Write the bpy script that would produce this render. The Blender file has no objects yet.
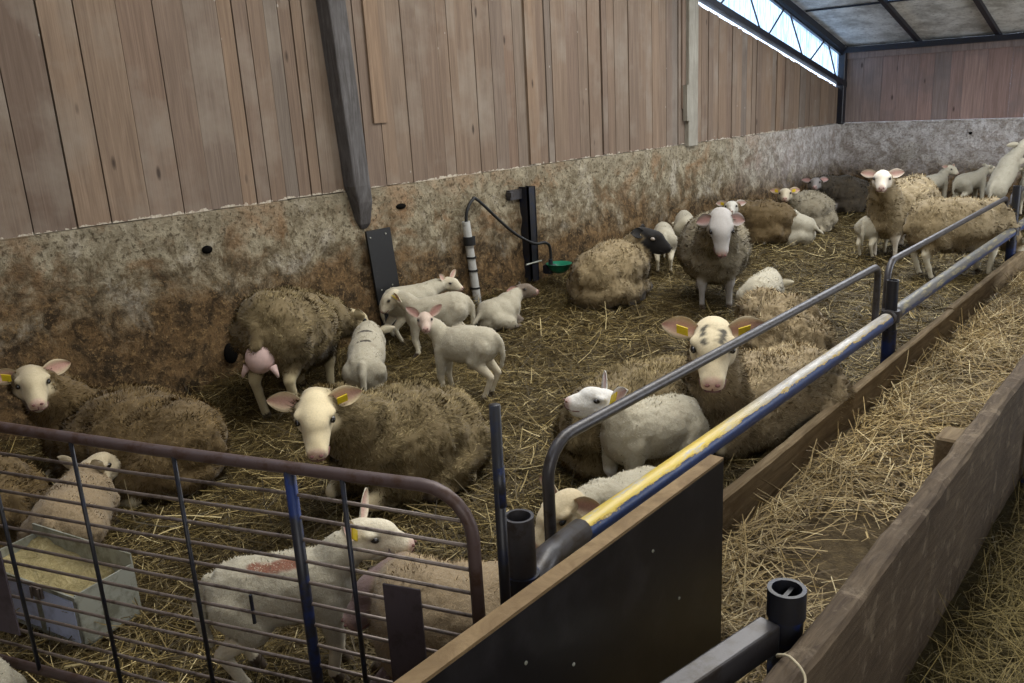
import bpy, math, random
import numpy as np
from mathutils import Vector, Matrix, noise

# ------------------------------------------------------------------ camera, world, light, exposure
SC = bpy.context.scene
C = SC.collection
F_PX = 845.0
cam_d = bpy.data.cameras.new('camera'); cam = bpy.data.objects.new('camera', cam_d); C.objects.link(cam)
cam_d.sensor_width = 36.0; cam_d.lens = 36.0*F_PX/1024.0; cam_d.clip_start = 0.02; cam_d.clip_end = 200
_dn = Vector((168/F_PX, -(3350-341.5)/F_PX, -1)).normalized()
_z = -_dn
_y = Vector(((1255-512)/F_PX, -(62-341.5)/F_PX, -1)); _y = (_y - _z*_y.dot(_z)).normalized()
_x = _y.cross(_z)
cam.matrix_world = Matrix.Translation((0, 0, 1.7)) @ Matrix((_x, _y, _z)).to_4x4()
SC.camera = cam
CAM = Vector((0, 0, 1.7))

w = bpy.data.worlds.new('world'); SC.world = w; w.use_nodes = True
bg = w.node_tree.nodes['Background']; bg.inputs[0].default_value = (0.62, 0.76, 1.0, 1); bg.inputs[1].default_value = 3.2

def area(name, loc, rot, sx, sy, power, col):
    l = bpy.data.lights.new(name, 'AREA'); l.shape = 'RECTANGLE'; l.size = sx; l.size_y = sy; l.energy = power; l.color = col
    o = bpy.data.objects.new(name, l); C.objects.link(o); o.location = loc; o.rotation_euler = rot
    return o
# daylight through the roof's translucent panels above the feed alley and the far bay, and the open doorway behind
area('skylight_alley', (-1.7, 3.6, 4.4), (math.radians(-15), 0, 0), 1.6, 5.0, 190, (1.0, 0.98, 0.93))
area('skylight_far', (-2.2, 9.6, 3.05), (math.radians(-15), 0, 0), 2.2, 3.2, 110, (0.93, 0.96, 1.0))
area('skylight_pen', (-3.0, 6.6, 3.9), (math.radians(-15), 0, 0), 1.4, 2.6, 60, (1.0, 0.98, 0.93))
area('doorway_daylight', (2.6, -1.7, 2.2), tuple(Vector((4.6, -4.6, 1.8)).to_track_quat('Z', 'Y').to_euler()), 2.4, 2.2, 70, (1.0, 0.97, 0.92))
area('added_side_fill', (3.8, 9.6, 1.4), (math.radians(98), 0, math.radians(90)), 3.4, 2.6, 230, (0.90, 0.94, 1.0))  # fill light added on the right to brighten the ceiling and far wall

vs = SC.view_settings; vs.view_transform = 'Standard'; vs.look = 'None'; vs.gamma = 1.0; vs.use_curve_mapping = False
vs.exposure = 0.30
SC.cycles.max_bounces = 6; SC.cycles.diffuse_bounces = 3; SC.cycles.transparent_max_bounces = 8
SC.cycles.use_denoising = True

rng = np.random.default_rng(7); random.seed(7)

# ------------------------------------------------------------------ materials
def S(v):  # sRGB 0-255 -> linear
    return tuple(((c/255)/12.92 if c/255 <= .04045 else ((c/255+.055)/1.055)**2.4) for c in v) + (1,)
class NT:
    def __init__(s, name):
        s.m = bpy.data.materials.new(name); s.m.use_nodes = True; s.t = s.m.node_tree
        s.b = s.t.nodes['Principled BSDF']; s.b.inputs['Roughness'].default_value = .8
        s.b.inputs['Specular IOR Level'].default_value = .25
    def n(s, typ, ins={}, **kw):
        n = s.t.nodes.new(typ)
        for k, v in kw.items(): setattr(n, k, v)
        for k, v in ins.items():
            if hasattr(v, 'is_output'): s.t.links.new(v, n.inputs[k])
            else: n.inputs[k].default_value = v
        return n
    def co(s, scale=(1, 1, 1), out='Object', loc=(0, 0, 0)):
        tc = s.n('ShaderNodeTexCoord')
        return s.n('ShaderNodeMapping', {'Vector': tc.outputs[out], 'Scale': scale, 'Location': loc}).outputs[0]
    def noise(s, vec, scale, detail=6, rough=.6, dist=0):
        return s.n('ShaderNodeTexNoise', {'Vector': vec, 'Scale': scale, 'Detail': detail, 'Roughness': rough, 'Distortion': dist}).outputs['Fac']
    def ramp(s, fac, stops, interp='LINEAR'):
        r = s.n('ShaderNodeValToRGB', {'Fac': fac}); e = r.color_ramp.elements; r.color_ramp.interpolation = interp
        while len(e) < len(stops): e.new(.5)
        for i, (p, c) in enumerate(stops): e[i].position = p; e[i].color = c if len(c) == 4 else c + (1,)
        return r.outputs['Color']
    def mix(s, fac, a, b, mode='MIX'):
        n = s.n('ShaderNodeMix', data_type='RGBA', blend_type=mode)
        for i, v in ((0, fac), (6, a), (7, b)):
            if hasattr(v, 'is_output'): s.t.links.new(v, n.inputs[i])
            else: n.inputs[i].default_value = v
        return n.outputs[2]
    def math(s, op, a, b=0.0, clamp=False):
        n = s.n('ShaderNodeMath', operation=op, use_clamp=clamp)
        for i, v in ((0, a), (1, b)):
            if hasattr(v, 'is_output'): s.t.links.new(v, n.inputs[i])
            else: n.inputs[i].default_value = v
        return n.outputs[0]
    def base(s, c):
        if hasattr(c, 'is_output'): s.t.links.new(c, s.b.inputs['Base Color'])
        else: s.b.inputs['Base Color'].default_value = c
    def bump(s, h, strength=.5, dist=.01):
        b = s.n('ShaderNodeBump', {'Height': h, 'Strength': strength, 'Distance': dist})
        s.t.links.new(b.outputs[0], s.b.inputs['Normal'])
    def isl(s): return s.n('ShaderNodeNewGeometry').outputs['Random Per Island']
    def pos(s):
        g = s.n('ShaderNodeNewGeometry'); return g.outputs['Position']
BW = lambda v: (v, v, v, 1)

def m_boards(name, cols, grey, axis='z', paint=True):
    k = NT(name); isl = k.isl()
    off = k.n('ShaderNodeCombineXYZ', {'X': k.math('MULTIPLY', isl, 37.0), 'Y': k.math('MULTIPLY', isl, 91.0), 'Z': k.math('MULTIPLY', isl, 13.0)}).outputs[0]
    p = k.n('ShaderNodeVectorMath', {0: k.pos(), 1: off}, operation='ADD').outputs[0]
    st = k.n('ShaderNodeMapping', {'Vector': p, 'Scale': (9, 9, .55)}).outputs[0]
    g = k.noise(st, 3.0, 8, .65, .6)
    fine = k.noise(k.n('ShaderNodeMapping', {'Vector': p, 'Scale': (60, 60, 1.2)}).outputs[0], 2.0, 4, .6)
    blotch = k.noise(p, 1.6, 5, .6)
    basec = k.ramp(isl, [(i/(len(cols)-1), S(c)) for i, c in enumerate(cols)])
    c = k.mix(k.ramp(g, [(.35, BW(0)), (.7, BW(1))]), basec, k.mix(.42, basec, S((62, 48, 38))))
    c = k.mix(k.ramp(fine, [(.3, BW(.35)), (.6, BW(0))]), c, S((72, 56, 46)))
    c = k.mix(k.ramp(blotch, [(.5, BW(0)), (.72, BW(.75))]), c, S(grey))
    knots = k.n('ShaderNodeTexVoronoi', {'Vector': k.n('ShaderNodeMapping', {'Vector': p, 'Scale': (5.5, 5.5, 1.9)}).outputs[0], 'Scale': 1.0}).outputs['Distance']
    c = k.mix(k.ramp(knots, [(.045, BW(.8)), (.10, BW(0))]), c, S((38, 26, 20)))
    if paint:
        z = k.n('ShaderNodeSeparateXYZ', {0: k.pos()}).outputs[2]
        nz = k.noise(k.pos(), 14.0, 4, .7)
        lim = k.math('ADD', k.math('MULTIPLY', k.ramp(nz, [(.42, BW(0)), (.75, BW(1))]), .034), 1.164)
        c = k.mix(k.math('LESS_THAN', z, lim), c, k.mix(k.ramp(fine, [(.4, BW(0)), (.6, BW(.6))]), S((186, 178, 162)), S((140, 122, 104))))
        fl = k.n('ShaderNodeTexVoronoi', {'Vector': k.n('ShaderNodeMapping', {'Vector': k.pos(), 'Scale': (6, 6, 4)}).outputs[0], 'Scale': 1.0}).outputs['Distance']
        c = k.mix(k.ramp(fl, [(.03, BW(.45)), (.05, BW(0))]), c, S((190, 185, 175)))
    k.base(c); k.bump(g, .5, .006)
    k.b.inputs['Roughness'].default_value = .75
    return k.m

def m_wood(name, col, dark, scale=(3, .6, 3), bump=.5, spots=None):
    k = NT(name); p = k.co(scale)
    g = k.noise(p, 6.0, 8, .7, .8); b = k.noise(k.co(), 3.0, 6, .65)
    c = k.mix(k.ramp(g, [(.35, BW(0)), (.68, BW(1))]), S(col), S(dark))
    c = k.mix(k.ramp(b, [(.42, BW(0)), (.68, BW(.7))]), c, S(dark))
    if spots: c = k.mix(k.ramp(k.noise(k.co(), 11, 6, .7), [(.55, BW(0)), (.66, BW(.7))]), c, S(spots))
    k.base(c); k.bump(g, bump, .006); return k.m

def m_metal(name, col, rust=None, rough=.5, metal=.0, amt=(.5, .62), scale=18):
    k = NT(name); c = S(col)
    n = k.noise(k.co(), scale, 6, .7)
    c = k.mix(k.ramp(n, [(amt[0], BW(0)), (amt[1], BW(1))]), c, S(rust)) if rust else k.mix(k.ramp(n, [(.4, BW(0)), (.7, BW(.5))]), c, S(tuple(x*.6 for x in col)))
    k.base(c); k.b.inputs['Roughness'].default_value = rough; k.b.inputs['Metallic'].default_value = metal
    k.b.inputs['Specular IOR Level'].default_value = .45; k.bump(n, .25, .003); return k.m

def m_concrete(name):
    k = NT(name); P = k.pos()
    sep = k.n('ShaderNodeSeparateXYZ', {0: P}); z = sep.outputs[2]; y = sep.outputs[1]
    a = k.noise(P, 2.1, 10, .68, .5); b = k.noise(P, 8, 10, .74, .4); c3 = k.noise(P, 34, 8, .72); d = k.noise(P, .8, 4, .5)
    vo = k.n('ShaderNodeTexVoronoi', {'Vector': P, 'Scale': 30.0, 'Randomness': 1.0}).outputs['Distance']
    c = k.mix(k.ramp(b, [(.40, BW(0)), (.58, BW(1))]), S((168, 158, 134)), S((116, 104, 82)))
    c = k.mix(k.ramp(a, [(.50, BW(0)), (.62, BW(.8))]), c, S((148, 112, 78)))          # brown stains
    c = k.mix(k.ramp(a, [(.36, BW(.5)), (.44, BW(0))]), c, S((196, 188, 172)))          # lime wash patches
    c = k.mix(k.math('MULTIPLY', k.math('SUBTRACT', z, .95), 2.0, clamp=True), c, S((166, 156, 134)))
    c = k.mix(k.ramp(c3, [(.53, BW(0)), (.60, BW(.8))]), c, S((74, 62, 46)))
    # caked dirt splashed up from the litter: ragged edge, a height of its own, higher at the near end
    ny = k.math('MULTIPLY', k.math('SUBTRACT', 4.6, y), .07, clamp=True)
    edge = k.math('ADD', k.math('MULTIPLY', a, 1.3), k.math('MULTIPLY', b, .8))
    edge = k.math('ADD', k.math('SUBTRACT', edge, .20), ny)
    t = k.math('MULTIPLY', k.math('SUBTRACT', edge, z), 2.4, clamp=True)
    dirt = k.mix(k.ramp(b, [(.42, BW(0)), (.58, BW(1))]), S((116, 92, 62)), S((60, 48, 32)))
    dirt = k.mix(k.ramp(c3, [(.54, BW(0)), (.62, BW(.75))]), dirt, S((150, 122, 84)))
    dirt = k.mix(k.ramp(vo, [(.10, BW(.6)), (.22, BW(0))]), dirt, S((36, 29, 20)))
    c = k.mix(t, c, dirt)
    fy = k.math('MULTIPLY', k.math('SUBTRACT', y, 9.5), .4, clamp=True)
    fz = k.math('MULTIPLY', k.math('SUBTRACT', k.math('ADD', z, k.math('MULTIPLY', k.math('SUBTRACT', a, .5), 1.2)), .35), 2.5, clamp=True)
    far = k.mix(k.ramp(b, [(.40, BW(0)), (.60, BW(1))]), S((226, 222, 220)), S((168, 158, 150)))
    far = k.mix(k.ramp(c3, [(.50, BW(0)), (.60, BW(.6))]), far, S((120, 108, 98)))
    c = k.mix(k.math('MULTIPLY', k.math('MULTIPLY', fy, fz), .85), c, far)       # white blotches, and far-end window light painted into the colour
    k.base(c); k.bump(k.math('ADD', b, k.math('MULTIPLY', c3, .7)), 1.0, .035); k.b.inputs['Roughness'].default_value = .95
    return k.m

def m_litter(name, c1, c2, c3):
    k = NT(name); P = k.pos(); n = k.noise(P, 22, 8, .75, 1.0); b = k.noise(P, 1.4, 5, .6)
    st = k.noise(k.n('ShaderNodeMapping', {'Vector': P, 'Scale': (14, 60, 20), 'Rotation': (0, 0, .6)}).outputs[0], 2, 6, .7, 1.5)
    c = k.mix(k.ramp(n, [(.4, BW(0)), (.62, BW(1))]), S(c1), S(c2))
    c = k.mix(k.ramp(st, [(.52, BW(0)), (.66, BW(.8))]), c, S(c3))
    c = k.mix(k.ramp(b, [(.5, BW(0)), (.7, BW(.6))]), c, S(c1))
    k.base(c); k.bump(n, 1.0, .03); k.b.inputs['Roughness'].default_value = .95; return k.m

def m_straw(name, stops):
    k = NT(name)
    c = k.ramp(k.isl(), [(p, S(x)) for p, x in stops])
    b = k.noise(k.pos(), 1.1, 5, .6)
    c = k.mix(k.ramp(b, [(.42, BW(0)), (.66, BW(.65))]), c, S((58, 46, 22)))   # trodden, soiled patches
    k.base(c); k.b.inputs['Roughness'].default_value = .6; k.b.inputs['Specular IOR Level'].default_value = .3
    return k.m

def m_skin(name, att='Col', bump=.35, sc=160):
    k = NT(name); a = k.n('ShaderNodeAttribute', attribute_name=att).outputs['Color']
    n = k.noise(k.co(), sc, 5, .7); b = k.noise(k.co(), 9, 6, .65)
    c = k.mix(k.ramp(n, [(.45, BW(0)), (.75, BW(.45))]), a, k.mix(.5, a, S((70, 55, 35))))
    c = k.mix(k.ramp(b, [(.52, BW(0)), (.75, BW(.55))]), c, k.mix(.6, a, S((96, 78, 48))))
    k.base(c); k.bump(n, bump, .006); k.b.inputs['Roughness'].default_value = .85
    k.b.inputs['Sheen Weight'].default_value = .15
    return k.m

def m_wool(name, lo, mid, hi):
    k = NT(name)
    c = k.ramp(k.isl(), [(0, S(lo)), (.5, S(mid)), (1, S(hi))])
    b = k.noise(k.co(), 7, 6, .65)
    c = k.mix(k.ramp(b, [(.45, BW(0)), (.68, BW(.75))]), c, S(tuple(v*.72 for v in lo)))
    k.base(c); k.b.inputs['Roughness'].default_value = .95; k.b.inputs['Specular IOR Level'].default_value = .1
    return k.m

def flat(name, col, rough=.6, metal=0.0, spec=.4):
    k = NT(name); n = k.noise(k.co(), 30, 4, .6)
    k.base(k.mix(k.ramp(n, [(.35, BW(0)), (.75, BW(.35))]), S(col), S(tuple(v*.6 for v in col))))
    k.b.inputs['Roughness'].default_value = rough; k.b.inputs['Metallic'].default_value = metal; k.b.inputs['Specular IOR Level'].default_value = spec
    return k.m

def m_rail():
    """blue pipe whose upper side is rubbed: yellow undercoat, white, bare grey further along"""
    k = NT('worn_blue_rail')
    g = k.n('ShaderNodeNewGeometry'); nrm = k.n('ShaderNodeSeparateXYZ', {0: g.outputs['Normal']}); P = g.outputs['Position']
    y = k.n('ShaderNodeSeparateXYZ', {0: P}).outputs[1]
    n = k.noise(k.n('ShaderNodeMapping', {'Vector': P, 'Scale': (18, 3.0, 18)}).outputs[0], 2.2, 6, .7)
    f = k.noise(P, 60, 4, .7)
    up = k.math('ADD', k.math('SUBTRACT', k.math('MULTIPLY', nrm.outputs[2], .8), k.math('MULTIPLY', nrm.outputs[0], .62)), k.math('MULTIPLY', k.math('SUBTRACT', n, .5), 1.5))
    up = k.math('ADD', up, k.math('MULTIPLY', k.math('SUBTRACT', f, .5), .35))
    blue = k.mix(k.ramp(f, [(.35, BW(0)), (.65, BW(.6))]), S((34, 62, 116)), S((22, 38, 74)))
    yel = k.ramp(n, [(.3, S((214, 180, 62))), (.55, S((220, 196, 96))), (.62, S((196, 190, 176)))])
    whi = k.ramp(n, [(.35, S((205, 200, 190))), (.55, S((160, 156, 150))), (.7, S((206, 184, 110)))])
    t1 = k.math('MULTIPLY', k.math('SUBTRACT', y, 2.75), 1.6, clamp=True)
    top = k.mix(t1, yel, whi)
    c = k.mix(k.math('GREATER_THAN', up, .16), blue, top)
    c = k.mix(k.math('MULTIPLY', k.math('GREATER_THAN', up, .04), k.math('LESS_THAN', up, .16)), c, S((176, 150, 70)))
    t2 = k.math('GREATER_THAN', y, 5.0)
    grey = k.ramp(n, [(.3, S((112, 110, 106))), (.5, S((86, 86, 86))), (.62, S((150, 142, 110)))])
    c2 = k.mix(k.math('GREATER_THAN', up, -.50), blue, grey)
    c = k.mix(t2, c, c2)
    k.base(c); k.b.inputs['Roughness'].default_value = .38; k.b.inputs['Specular IOR Level'].default_value = .5
    k.bump(f, .2, .002); return k.m

M = {}
M['boards'] = m_boards('old_wall_boards', [(110, 94, 82), (138, 118, 99), (120, 104, 90), (142, 119, 97), (118, 108, 98), (126, 104, 87)], (136, 126, 114))
M['boards_far'] = m_boards('reddish_wall_boards', [(140, 116, 110), (172, 144, 134), (140, 130, 126), (160, 134, 126)], (112, 104, 102), paint=False)
M['concrete'] = m_concrete('stained_concrete')
M['post2'] = m_wood('pale_timber', (158, 154, 142), (122, 116, 104), (6, 6, .5))
M['post'] = m_wood('grey_timber', (102, 100, 100), (62, 58, 56), (6, 6, .5))
M['timber'] = m_wood('manger_timber', (146, 128, 100), (92, 76, 54), (6, .5, 6))
M['plank'] = m_wood('weathered_plank', (104, 90, 72), (62, 50, 38), (9, .9, 9), .8, (128, 114, 96))
M['ply_edge'] = m_wood('plywood_edge', (142, 120, 88), (104, 84, 58), (2, 2, 30))
M['litter'] = m_litter('trodden_litter', (52, 41, 20), (84, 68, 34), (122, 100, 52))
M['alley'] = m_litter('alley_floor_dirt', (78, 66, 48), (100, 86, 62), (130, 112, 78))
M['hayfloor'] = m_litter('hay_litter', (60, 52, 28), (84, 74, 42), (112, 98, 58))
M['straw'] = m_straw('pen_straw', [(0, (44, 36, 19)), (.4, (78, 66, 36)), (.72, (112, 95, 54)), (.9, (160, 140, 88)), (1, (214, 196, 146))])
M['straw_alley'] = m_straw('alley_straw', [(0, (92, 74, 42)), (.35, (134, 112, 68)), (.75, (182, 158, 106)), (1, (224, 206, 160))])
M['hay'] = m_straw('hay_strands', [(0, (88, 78, 42)), (.5, (120, 106, 60)), (1, (156, 140, 90))])
M['skin'] = m_skin('sheep_coat')
M['lambskin'] = m_skin('lamb_coat', bump=.6, sc=110)
M['rail'] = m_rail()
M['steel'] = m_metal('worn_grey_steel', (66, 64, 66), (50, 44, 40), .4, .25)
M['black_steel'] = m_metal('black_steel', (34, 34, 38), (24, 30, 48), .45, .2)
M['blue_steel'] = m_metal('blue_painted_steel', (26, 44, 92), (34, 35, 42), .45, .1, (.42, .52), 7)
M['rust'] = m_metal('rusty_purple_steel', (84, 70, 68), (70, 50, 40), .5, .2)
M['wire'] = m_metal('gate_wire', (112, 101, 94), (78, 68, 62), .45, .3)
M['galv'] = m_metal('galvanised_sheet', (158, 160, 150), (118, 118, 104), .5, .3, (.45, .6), 9)
M['bluewash'] = m_metal('pale_blue_sheet', (186, 196, 226), (160, 168, 196), .4, .1, (.5, .65), 12)
M['plate'] = m_metal('dull_violet_plate', (72, 64, 70), (58, 50, 54), .6, .1)
M['rubber'] = m_metal('black_rubber', (20, 20, 21), (50, 48, 44), .55, 0, (.6, .72), 9)
M['panel'] = m_metal('black_film_face', (24, 23, 25), (44, 42, 44), .33, 0, (.5, .72), 5)
M['pvc'] = m_metal('white_plastic_pipe', (176, 176, 172), (120, 112, 100), .4, 0, (.52, .7), 14)
M['green'] = flat('green_enamel', (20, 112, 84), .35)
M['eye'] = flat('eye_dark', (22, 16, 12), .15, 0, .6)
M['eyepale'] = flat('eye_ring_pale', (170, 160, 150), .3)
M['tag'] = flat('yellow_tag', (222, 196, 40), .5)
M['pink'] = flat('udder_skin', (200, 172, 164), .55)
M['hole'] = flat('dark_opening', (16, 14, 12), .9, 0, .05)
M['feed'] = m_litter('ground_feed', (176, 160, 112), (196, 180, 132), (208, 194, 150))
M['grit'] = flat('mark_red', (128, 82, 66), .9)
M['markgrey'] = flat('mark_grey', (92, 88, 84), .9)
M['twine'] = flat('twine', (190, 178, 150), .8)
M['marks'] = flat('dark_wool_dye', (44, 40, 38), .9)
WOOL = {'tan': ((92, 80, 54), (128, 112, 80), (164, 148, 112)), 'brown': ((86, 70, 44), (114, 95, 64), (146, 124, 88)),
        'grey': ((106, 97, 78), (138, 128, 106), (172, 161, 137)), 'golden': ((122, 106, 78), (160, 142, 108), (196, 178, 142)),
        'dark': ((50, 44, 34), (66, 58, 46), (84, 75, 60)), 'cream': ((120, 104, 78), (158, 140, 108), (190, 174, 140)),
        'lamb': ((176, 166, 142), (196, 188, 166), (214, 208, 190)), 'lambtan': ((142, 122, 94), (160, 140, 110), (180, 160, 130))}
for k_, v_ in WOOL.items(): M['wool_'+k_] = m_wool('wool_'+k_, *v_)

def m_roof():
    k = NT('mouldy_roof_sheet'); P = k.pos(); a = k.noise(P, 3.0, 9, .72, .15); b = k.noise(P, 20, 6, .7)
    c = k.mix(k.ramp(a, [(.42, BW(0)), (.62, BW(1))]), S((232, 232, 228)), S((176, 174, 168)))
    c = k.mix(k.ramp(b, [(.55, BW(0)), (.7, BW(.6))]), c, S((64, 60, 52)))
    k.base(c); k.bump(b, .3, .005); return k.m
M['roof'] = m_roof()
def m_pane(nm='streaky_clear_sheet', dim=1.0):
    k = NT(nm); P = k.pos()
    n = k.noise(k.n('ShaderNodeMapping', {'Vector': P, 'Scale': (22, 22, 1.6)}).outputs[0], 2.0, 5, .7)
    col = k.ramp(n, [(.35, S((120, 150, 176))), (.5, S((190, 210, 226))), (.65, S((240, 246, 250)))])
    col = k.mix(1.0, col, BW(dim), 'MULTIPLY')
    tr = k.n('ShaderNodeBsdfTransparent', {'Color': col}); tl = k.n('ShaderNodeBsdfTranslucent', {'Color': col})
    mx = k.n('ShaderNodeMixShader', {0: .45, 1: tr.outputs[0], 2: tl.outputs[0]})
    k.t.links.new(mx.outputs[0], k.t.nodes['Material Output'].inputs[0]); return k.m
M['pane'] = m_pane('streaky_clear_sheet', .8); M['skypane'] = m_pane('cloudy_roof_sheet', .22)

# ------------------------------------------------------------------ mesh helpers
class MB:
    def __init__(s): s.v = []; s.f = []; s.mi = []
    def add(s, vs, fs, mi=0):
        o = len(s.v); s.v += [tuple(v) for v in vs]; s.f += [tuple(i+o for i in f) for f in fs]; s.mi += [mi]*len(fs); return s
    def box(s, lo, hi, mi=0, mat=None, bev=0):
        (a, b, c), (d, e, f) = lo, hi
        if bev:
            # chamfered box: three nested rings along the long axes
            vs = []; r = bev
            for z, k in ((c, r), (c+r, 0), (f-r, 0), (f, r)):
                vs += [(a+k+r*0, b+k, z), (d-k, b+k, z), (d-k, e-k, z), (a+k, e-k, z)]
            # cut vertical corners
            vv = []
            for i in range(0, 16, 4):
                q = vs[i:i+4]; cx = (a+d)/2; cy = (b+e)/2
                for (x, y, z) in q:
                    sx = 1 if x > cx else -1; sy = 1 if y > cy else -1
                    p1 = (x-sx*r, y, z); p2 = (x, y-sy*r, z)
                    vv += ([p1, p2] if sx*sy > 0 else [p2, p1]) if True else []
            ring = []
            for i in range(0, 32, 8):
                q = sorted(vv[i:i+8], key=lambda p: math.atan2((p[1]-(b+e)/2)/(e-b), (p[0]-(a+d)/2)/(d-a))); ring.append(q)
            vs = [p for q in ring for p in q]
            fs = [tuple(range(7, -1, -1)), tuple(range(24, 32))]
            for L in range(3):
                for i in range(8): fs.append((L*8+i, L*8+(i+1) % 8, L*8+8+(i+1) % 8, L*8+8+i))
        else:
            vs = [(a, b, c), (d, b, c), (d, e, c), (a, e, c), (a, b, f), (d, b, f), (d, e, f), (a, e, f)]
            fs = [(3, 2, 1, 0), (4, 5, 6, 7), (0, 1, 5, 4), (1, 2, 6, 5), (2, 3, 7, 6), (3, 0, 4, 7)]
        if mat is not None: vs = [tuple(mat @ Vector(v)) for v in vs]
        return s.add(vs, fs, mi)
    def tube(s, pts, r, n=12, mi=0, cap=True, sq=None):
        pts = [Vector(p) for p in pts]; m = len(pts); rs = r if isinstance(r, (list, tuple)) else [r]*m
        vs = []; up = None
        for i, p in enumerate(pts):
            t = (pts[min(i+1, m-1)]-pts[max(i-1, 0)]).normalized()
            if up is None: up = Vector((0, 0, 1)) if abs(t.z) < .9 else Vector((1, 0, 0))
            a = t.cross(up).normalized(); b = a.cross(t).normalized(); up = b
            for j in range(n):
                an = 2*math.pi*j/n
                vs.append(p + (a*math.cos(an) + b*math.sin(an))*rs[i])
        fs = [(i*n+j, i*n+(j+1) % n, (i+1)*n+(j+1) % n, (i+1)*n+j) for i in range(m-1) for j in range(n)]
        if cap: fs += [tuple(range(n-1, -1, -1)), tuple(range((m-1)*n, m*n))]
        return s.add(vs, fs, mi)
    def pipe(s, a, b, ro, ri, n=20, mi=0):
        """open tube with a wall thickness"""
        a = Vector(a); b = Vector(b); t = (b-a).normalized(); x = t.orthogonal().normalized(); y = t.cross(x)
        vs = []
        for p, r in ((a, ro), (b, ro), (b, ri), (a, ri)):
            for j in range(n): an = 2*math.pi*j/n; vs.append(p+(x*math.cos(an)+y*math.sin(an))*r)
        fs = [(L*n+j, L*n+(j+1) % n, ((L+1) % 4)*n+(j+1) % n, ((L+1) % 4)*n+j) for L in range(4) for j in range(n)]
        return s.add(vs, fs, mi)
    def ell(s, c, r, mat=None, nu=14, nv=9, mi=0):
        vs = []; fs = []
        for i in range(1, nv):
            ph = math.pi*i/nv
            for j in range(nu): th = 2*math.pi*j/nu; vs.append((r[0]*math.sin(ph)*math.cos(th), r[1]*math.sin(ph)*math.sin(th), r[2]*math.cos(ph)))
        vs += [(0, 0, r[2]), (0, 0, -r[2])]; T = len(vs)-2; B = T+1
        for i in range(nv-2):
            for j in range(nu): fs.append((i*nu+j, (i+1)*nu+j, (i+1)*nu+(j+1) % nu, i*nu+(j+1) % nu))
        for j in range(nu): fs.append((T, j, (j+1) % nu)); fs.append((B, (nv-2)*nu+(j+1) % nu, (nv-2)*nu+j))
        vs = [Vector(v) for v in vs]
        if mat is not None: vs = [mat @ v for v in vs]
        c = Vector(c); return s.add([v+c for v in vs], fs, mi)
    def mesh(s, name):
        me = bpy.data.meshes.new(name); me.from_pydata(s.v, [], s.f); me.update(); return me
    def obj(s, name, mats, parent=None, smooth=False, bevel=0, auto=None):
        me = s.mesh(name)
        for m in (mats if isinstance(mats, (list, tuple)) else [mats]): me.materials.append(m)
        me.polygons.foreach_set('material_index', s.mi)
        if smooth: me.polygons.foreach_set('use_smooth', [True]*len(me.polygons))
        o = bpy.data.objects.new(name, me); C.objects.link(o)
        if parent is not None:
            o.parent = parent
            inv = parent.matrix_world.inverted() if parent.type == 'MESH' else Matrix.Translation(-Vector(parent.location))
            me.transform(inv)
        if bevel:
            b = o.modifiers.new('b', 'BEVEL'); b.width = bevel; b.segments = 2; b.limit_method = 'ANGLE'; b.angle_limit = .7
        if smooth and auto:
            e = o.modifiers.new('e', 'EDGE_SPLIT'); e.split_angle = auto
        return o
def tag(o, label, cat, group=None, kind=None):
    o['label'] = label; o['category'] = cat
    if group: o['group'] = group
    if kind: o['kind'] = kind
    return o
def struct(o, label=None):
    o['kind'] = 'structure'
    if label: o['label'] = label
    return o
def thing(name, loc, label, cat, group=None):
    o = bpy.data.objects.new(name, None); C.objects.link(o); o.location = loc; o.empty_display_size = .1
    return tag(o, label, cat, group)
def fbm(x, y, z, f=1.0): return noise.fractal(Vector((x*f, y*f, z*f)), 1.0, 2.0, 4)

# ------------------------------------------------------------------ structure
def wx(y): return -4.88 + (y-1.5)*0.0205     # the long wall runs very slightly askew
def grid_mesh(name, us, vs_, fn, mat, smooth=True):
    nu, nv = len(us), len(vs_); V = [fn(u, v) for u in us for v in vs_]
    F = [(i*nv+j, (i+1)*nv+j, (i+1)*nv+j+1, i*nv+j+1) for i in range(nu-1) for j in range(nv-1)]
    me = bpy.data.meshes.new(name); me.from_pydata(V, [], F); me.materials.append(mat)
    if smooth: me.polygons.foreach_set('use_smooth', [True]*len(F))
    me.update(); o = bpy.data.objects.new(name, me); C.objects.link(o); return o
def hz(x, y):
    """height of the trodden litter: gently uneven, banked up along the wall"""
    b = max(0.0, 1-(x-wx(y))/.55)
    return .022*fbm(x, y, 0, 1.3) + .012*fbm(x, y, 5, 5) + .16*b*b*(.7+.6*fbm(x, y, 2, 2)) - .01
HZX = np.linspace(-5.0, 4.0, 181); HZY = np.linspace(-3.0, 13.4, 329)
HZG = np.array([[hz(float(x), float(y)) if x < -1.3 else .006*fbm(float(x), float(y), 1, 3) for y in HZY] for x in HZX])
def hzn(x, y):
    i = np.clip(((x+5.0)/.05).astype(int), 0, 180); j = np.clip(((y+3.0)/.05).astype(int), 0, 328); return HZG[i, j]

f = grid_mesh('floor', np.linspace(-5.0, -1.36, 90), np.linspace(-3.0, 13.3, 330), lambda x, y: (x, y, hz(x, y)), M['litter']); struct(f, 'pen floor of dark trodden straw litter')
f = grid_mesh('floor', np.linspace(-1.36, -.55, 20), np.linspace(-3, 13.3, 120), lambda x, y: (x, y, .006*fbm(x, y, 1, 3)), M['alley']); struct(f, 'feed alley floor between the timber and the plank')
f = grid_mesh('floor', np.linspace(-.60, 4.0, 30), np.linspace(-3, 13.3, 120), lambda x, y: (x, y, .012*fbm(x, y, 1, 3)-.012), M['hayfloor']); struct(f, 'walkway floor beyond the weathered plank')

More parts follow.
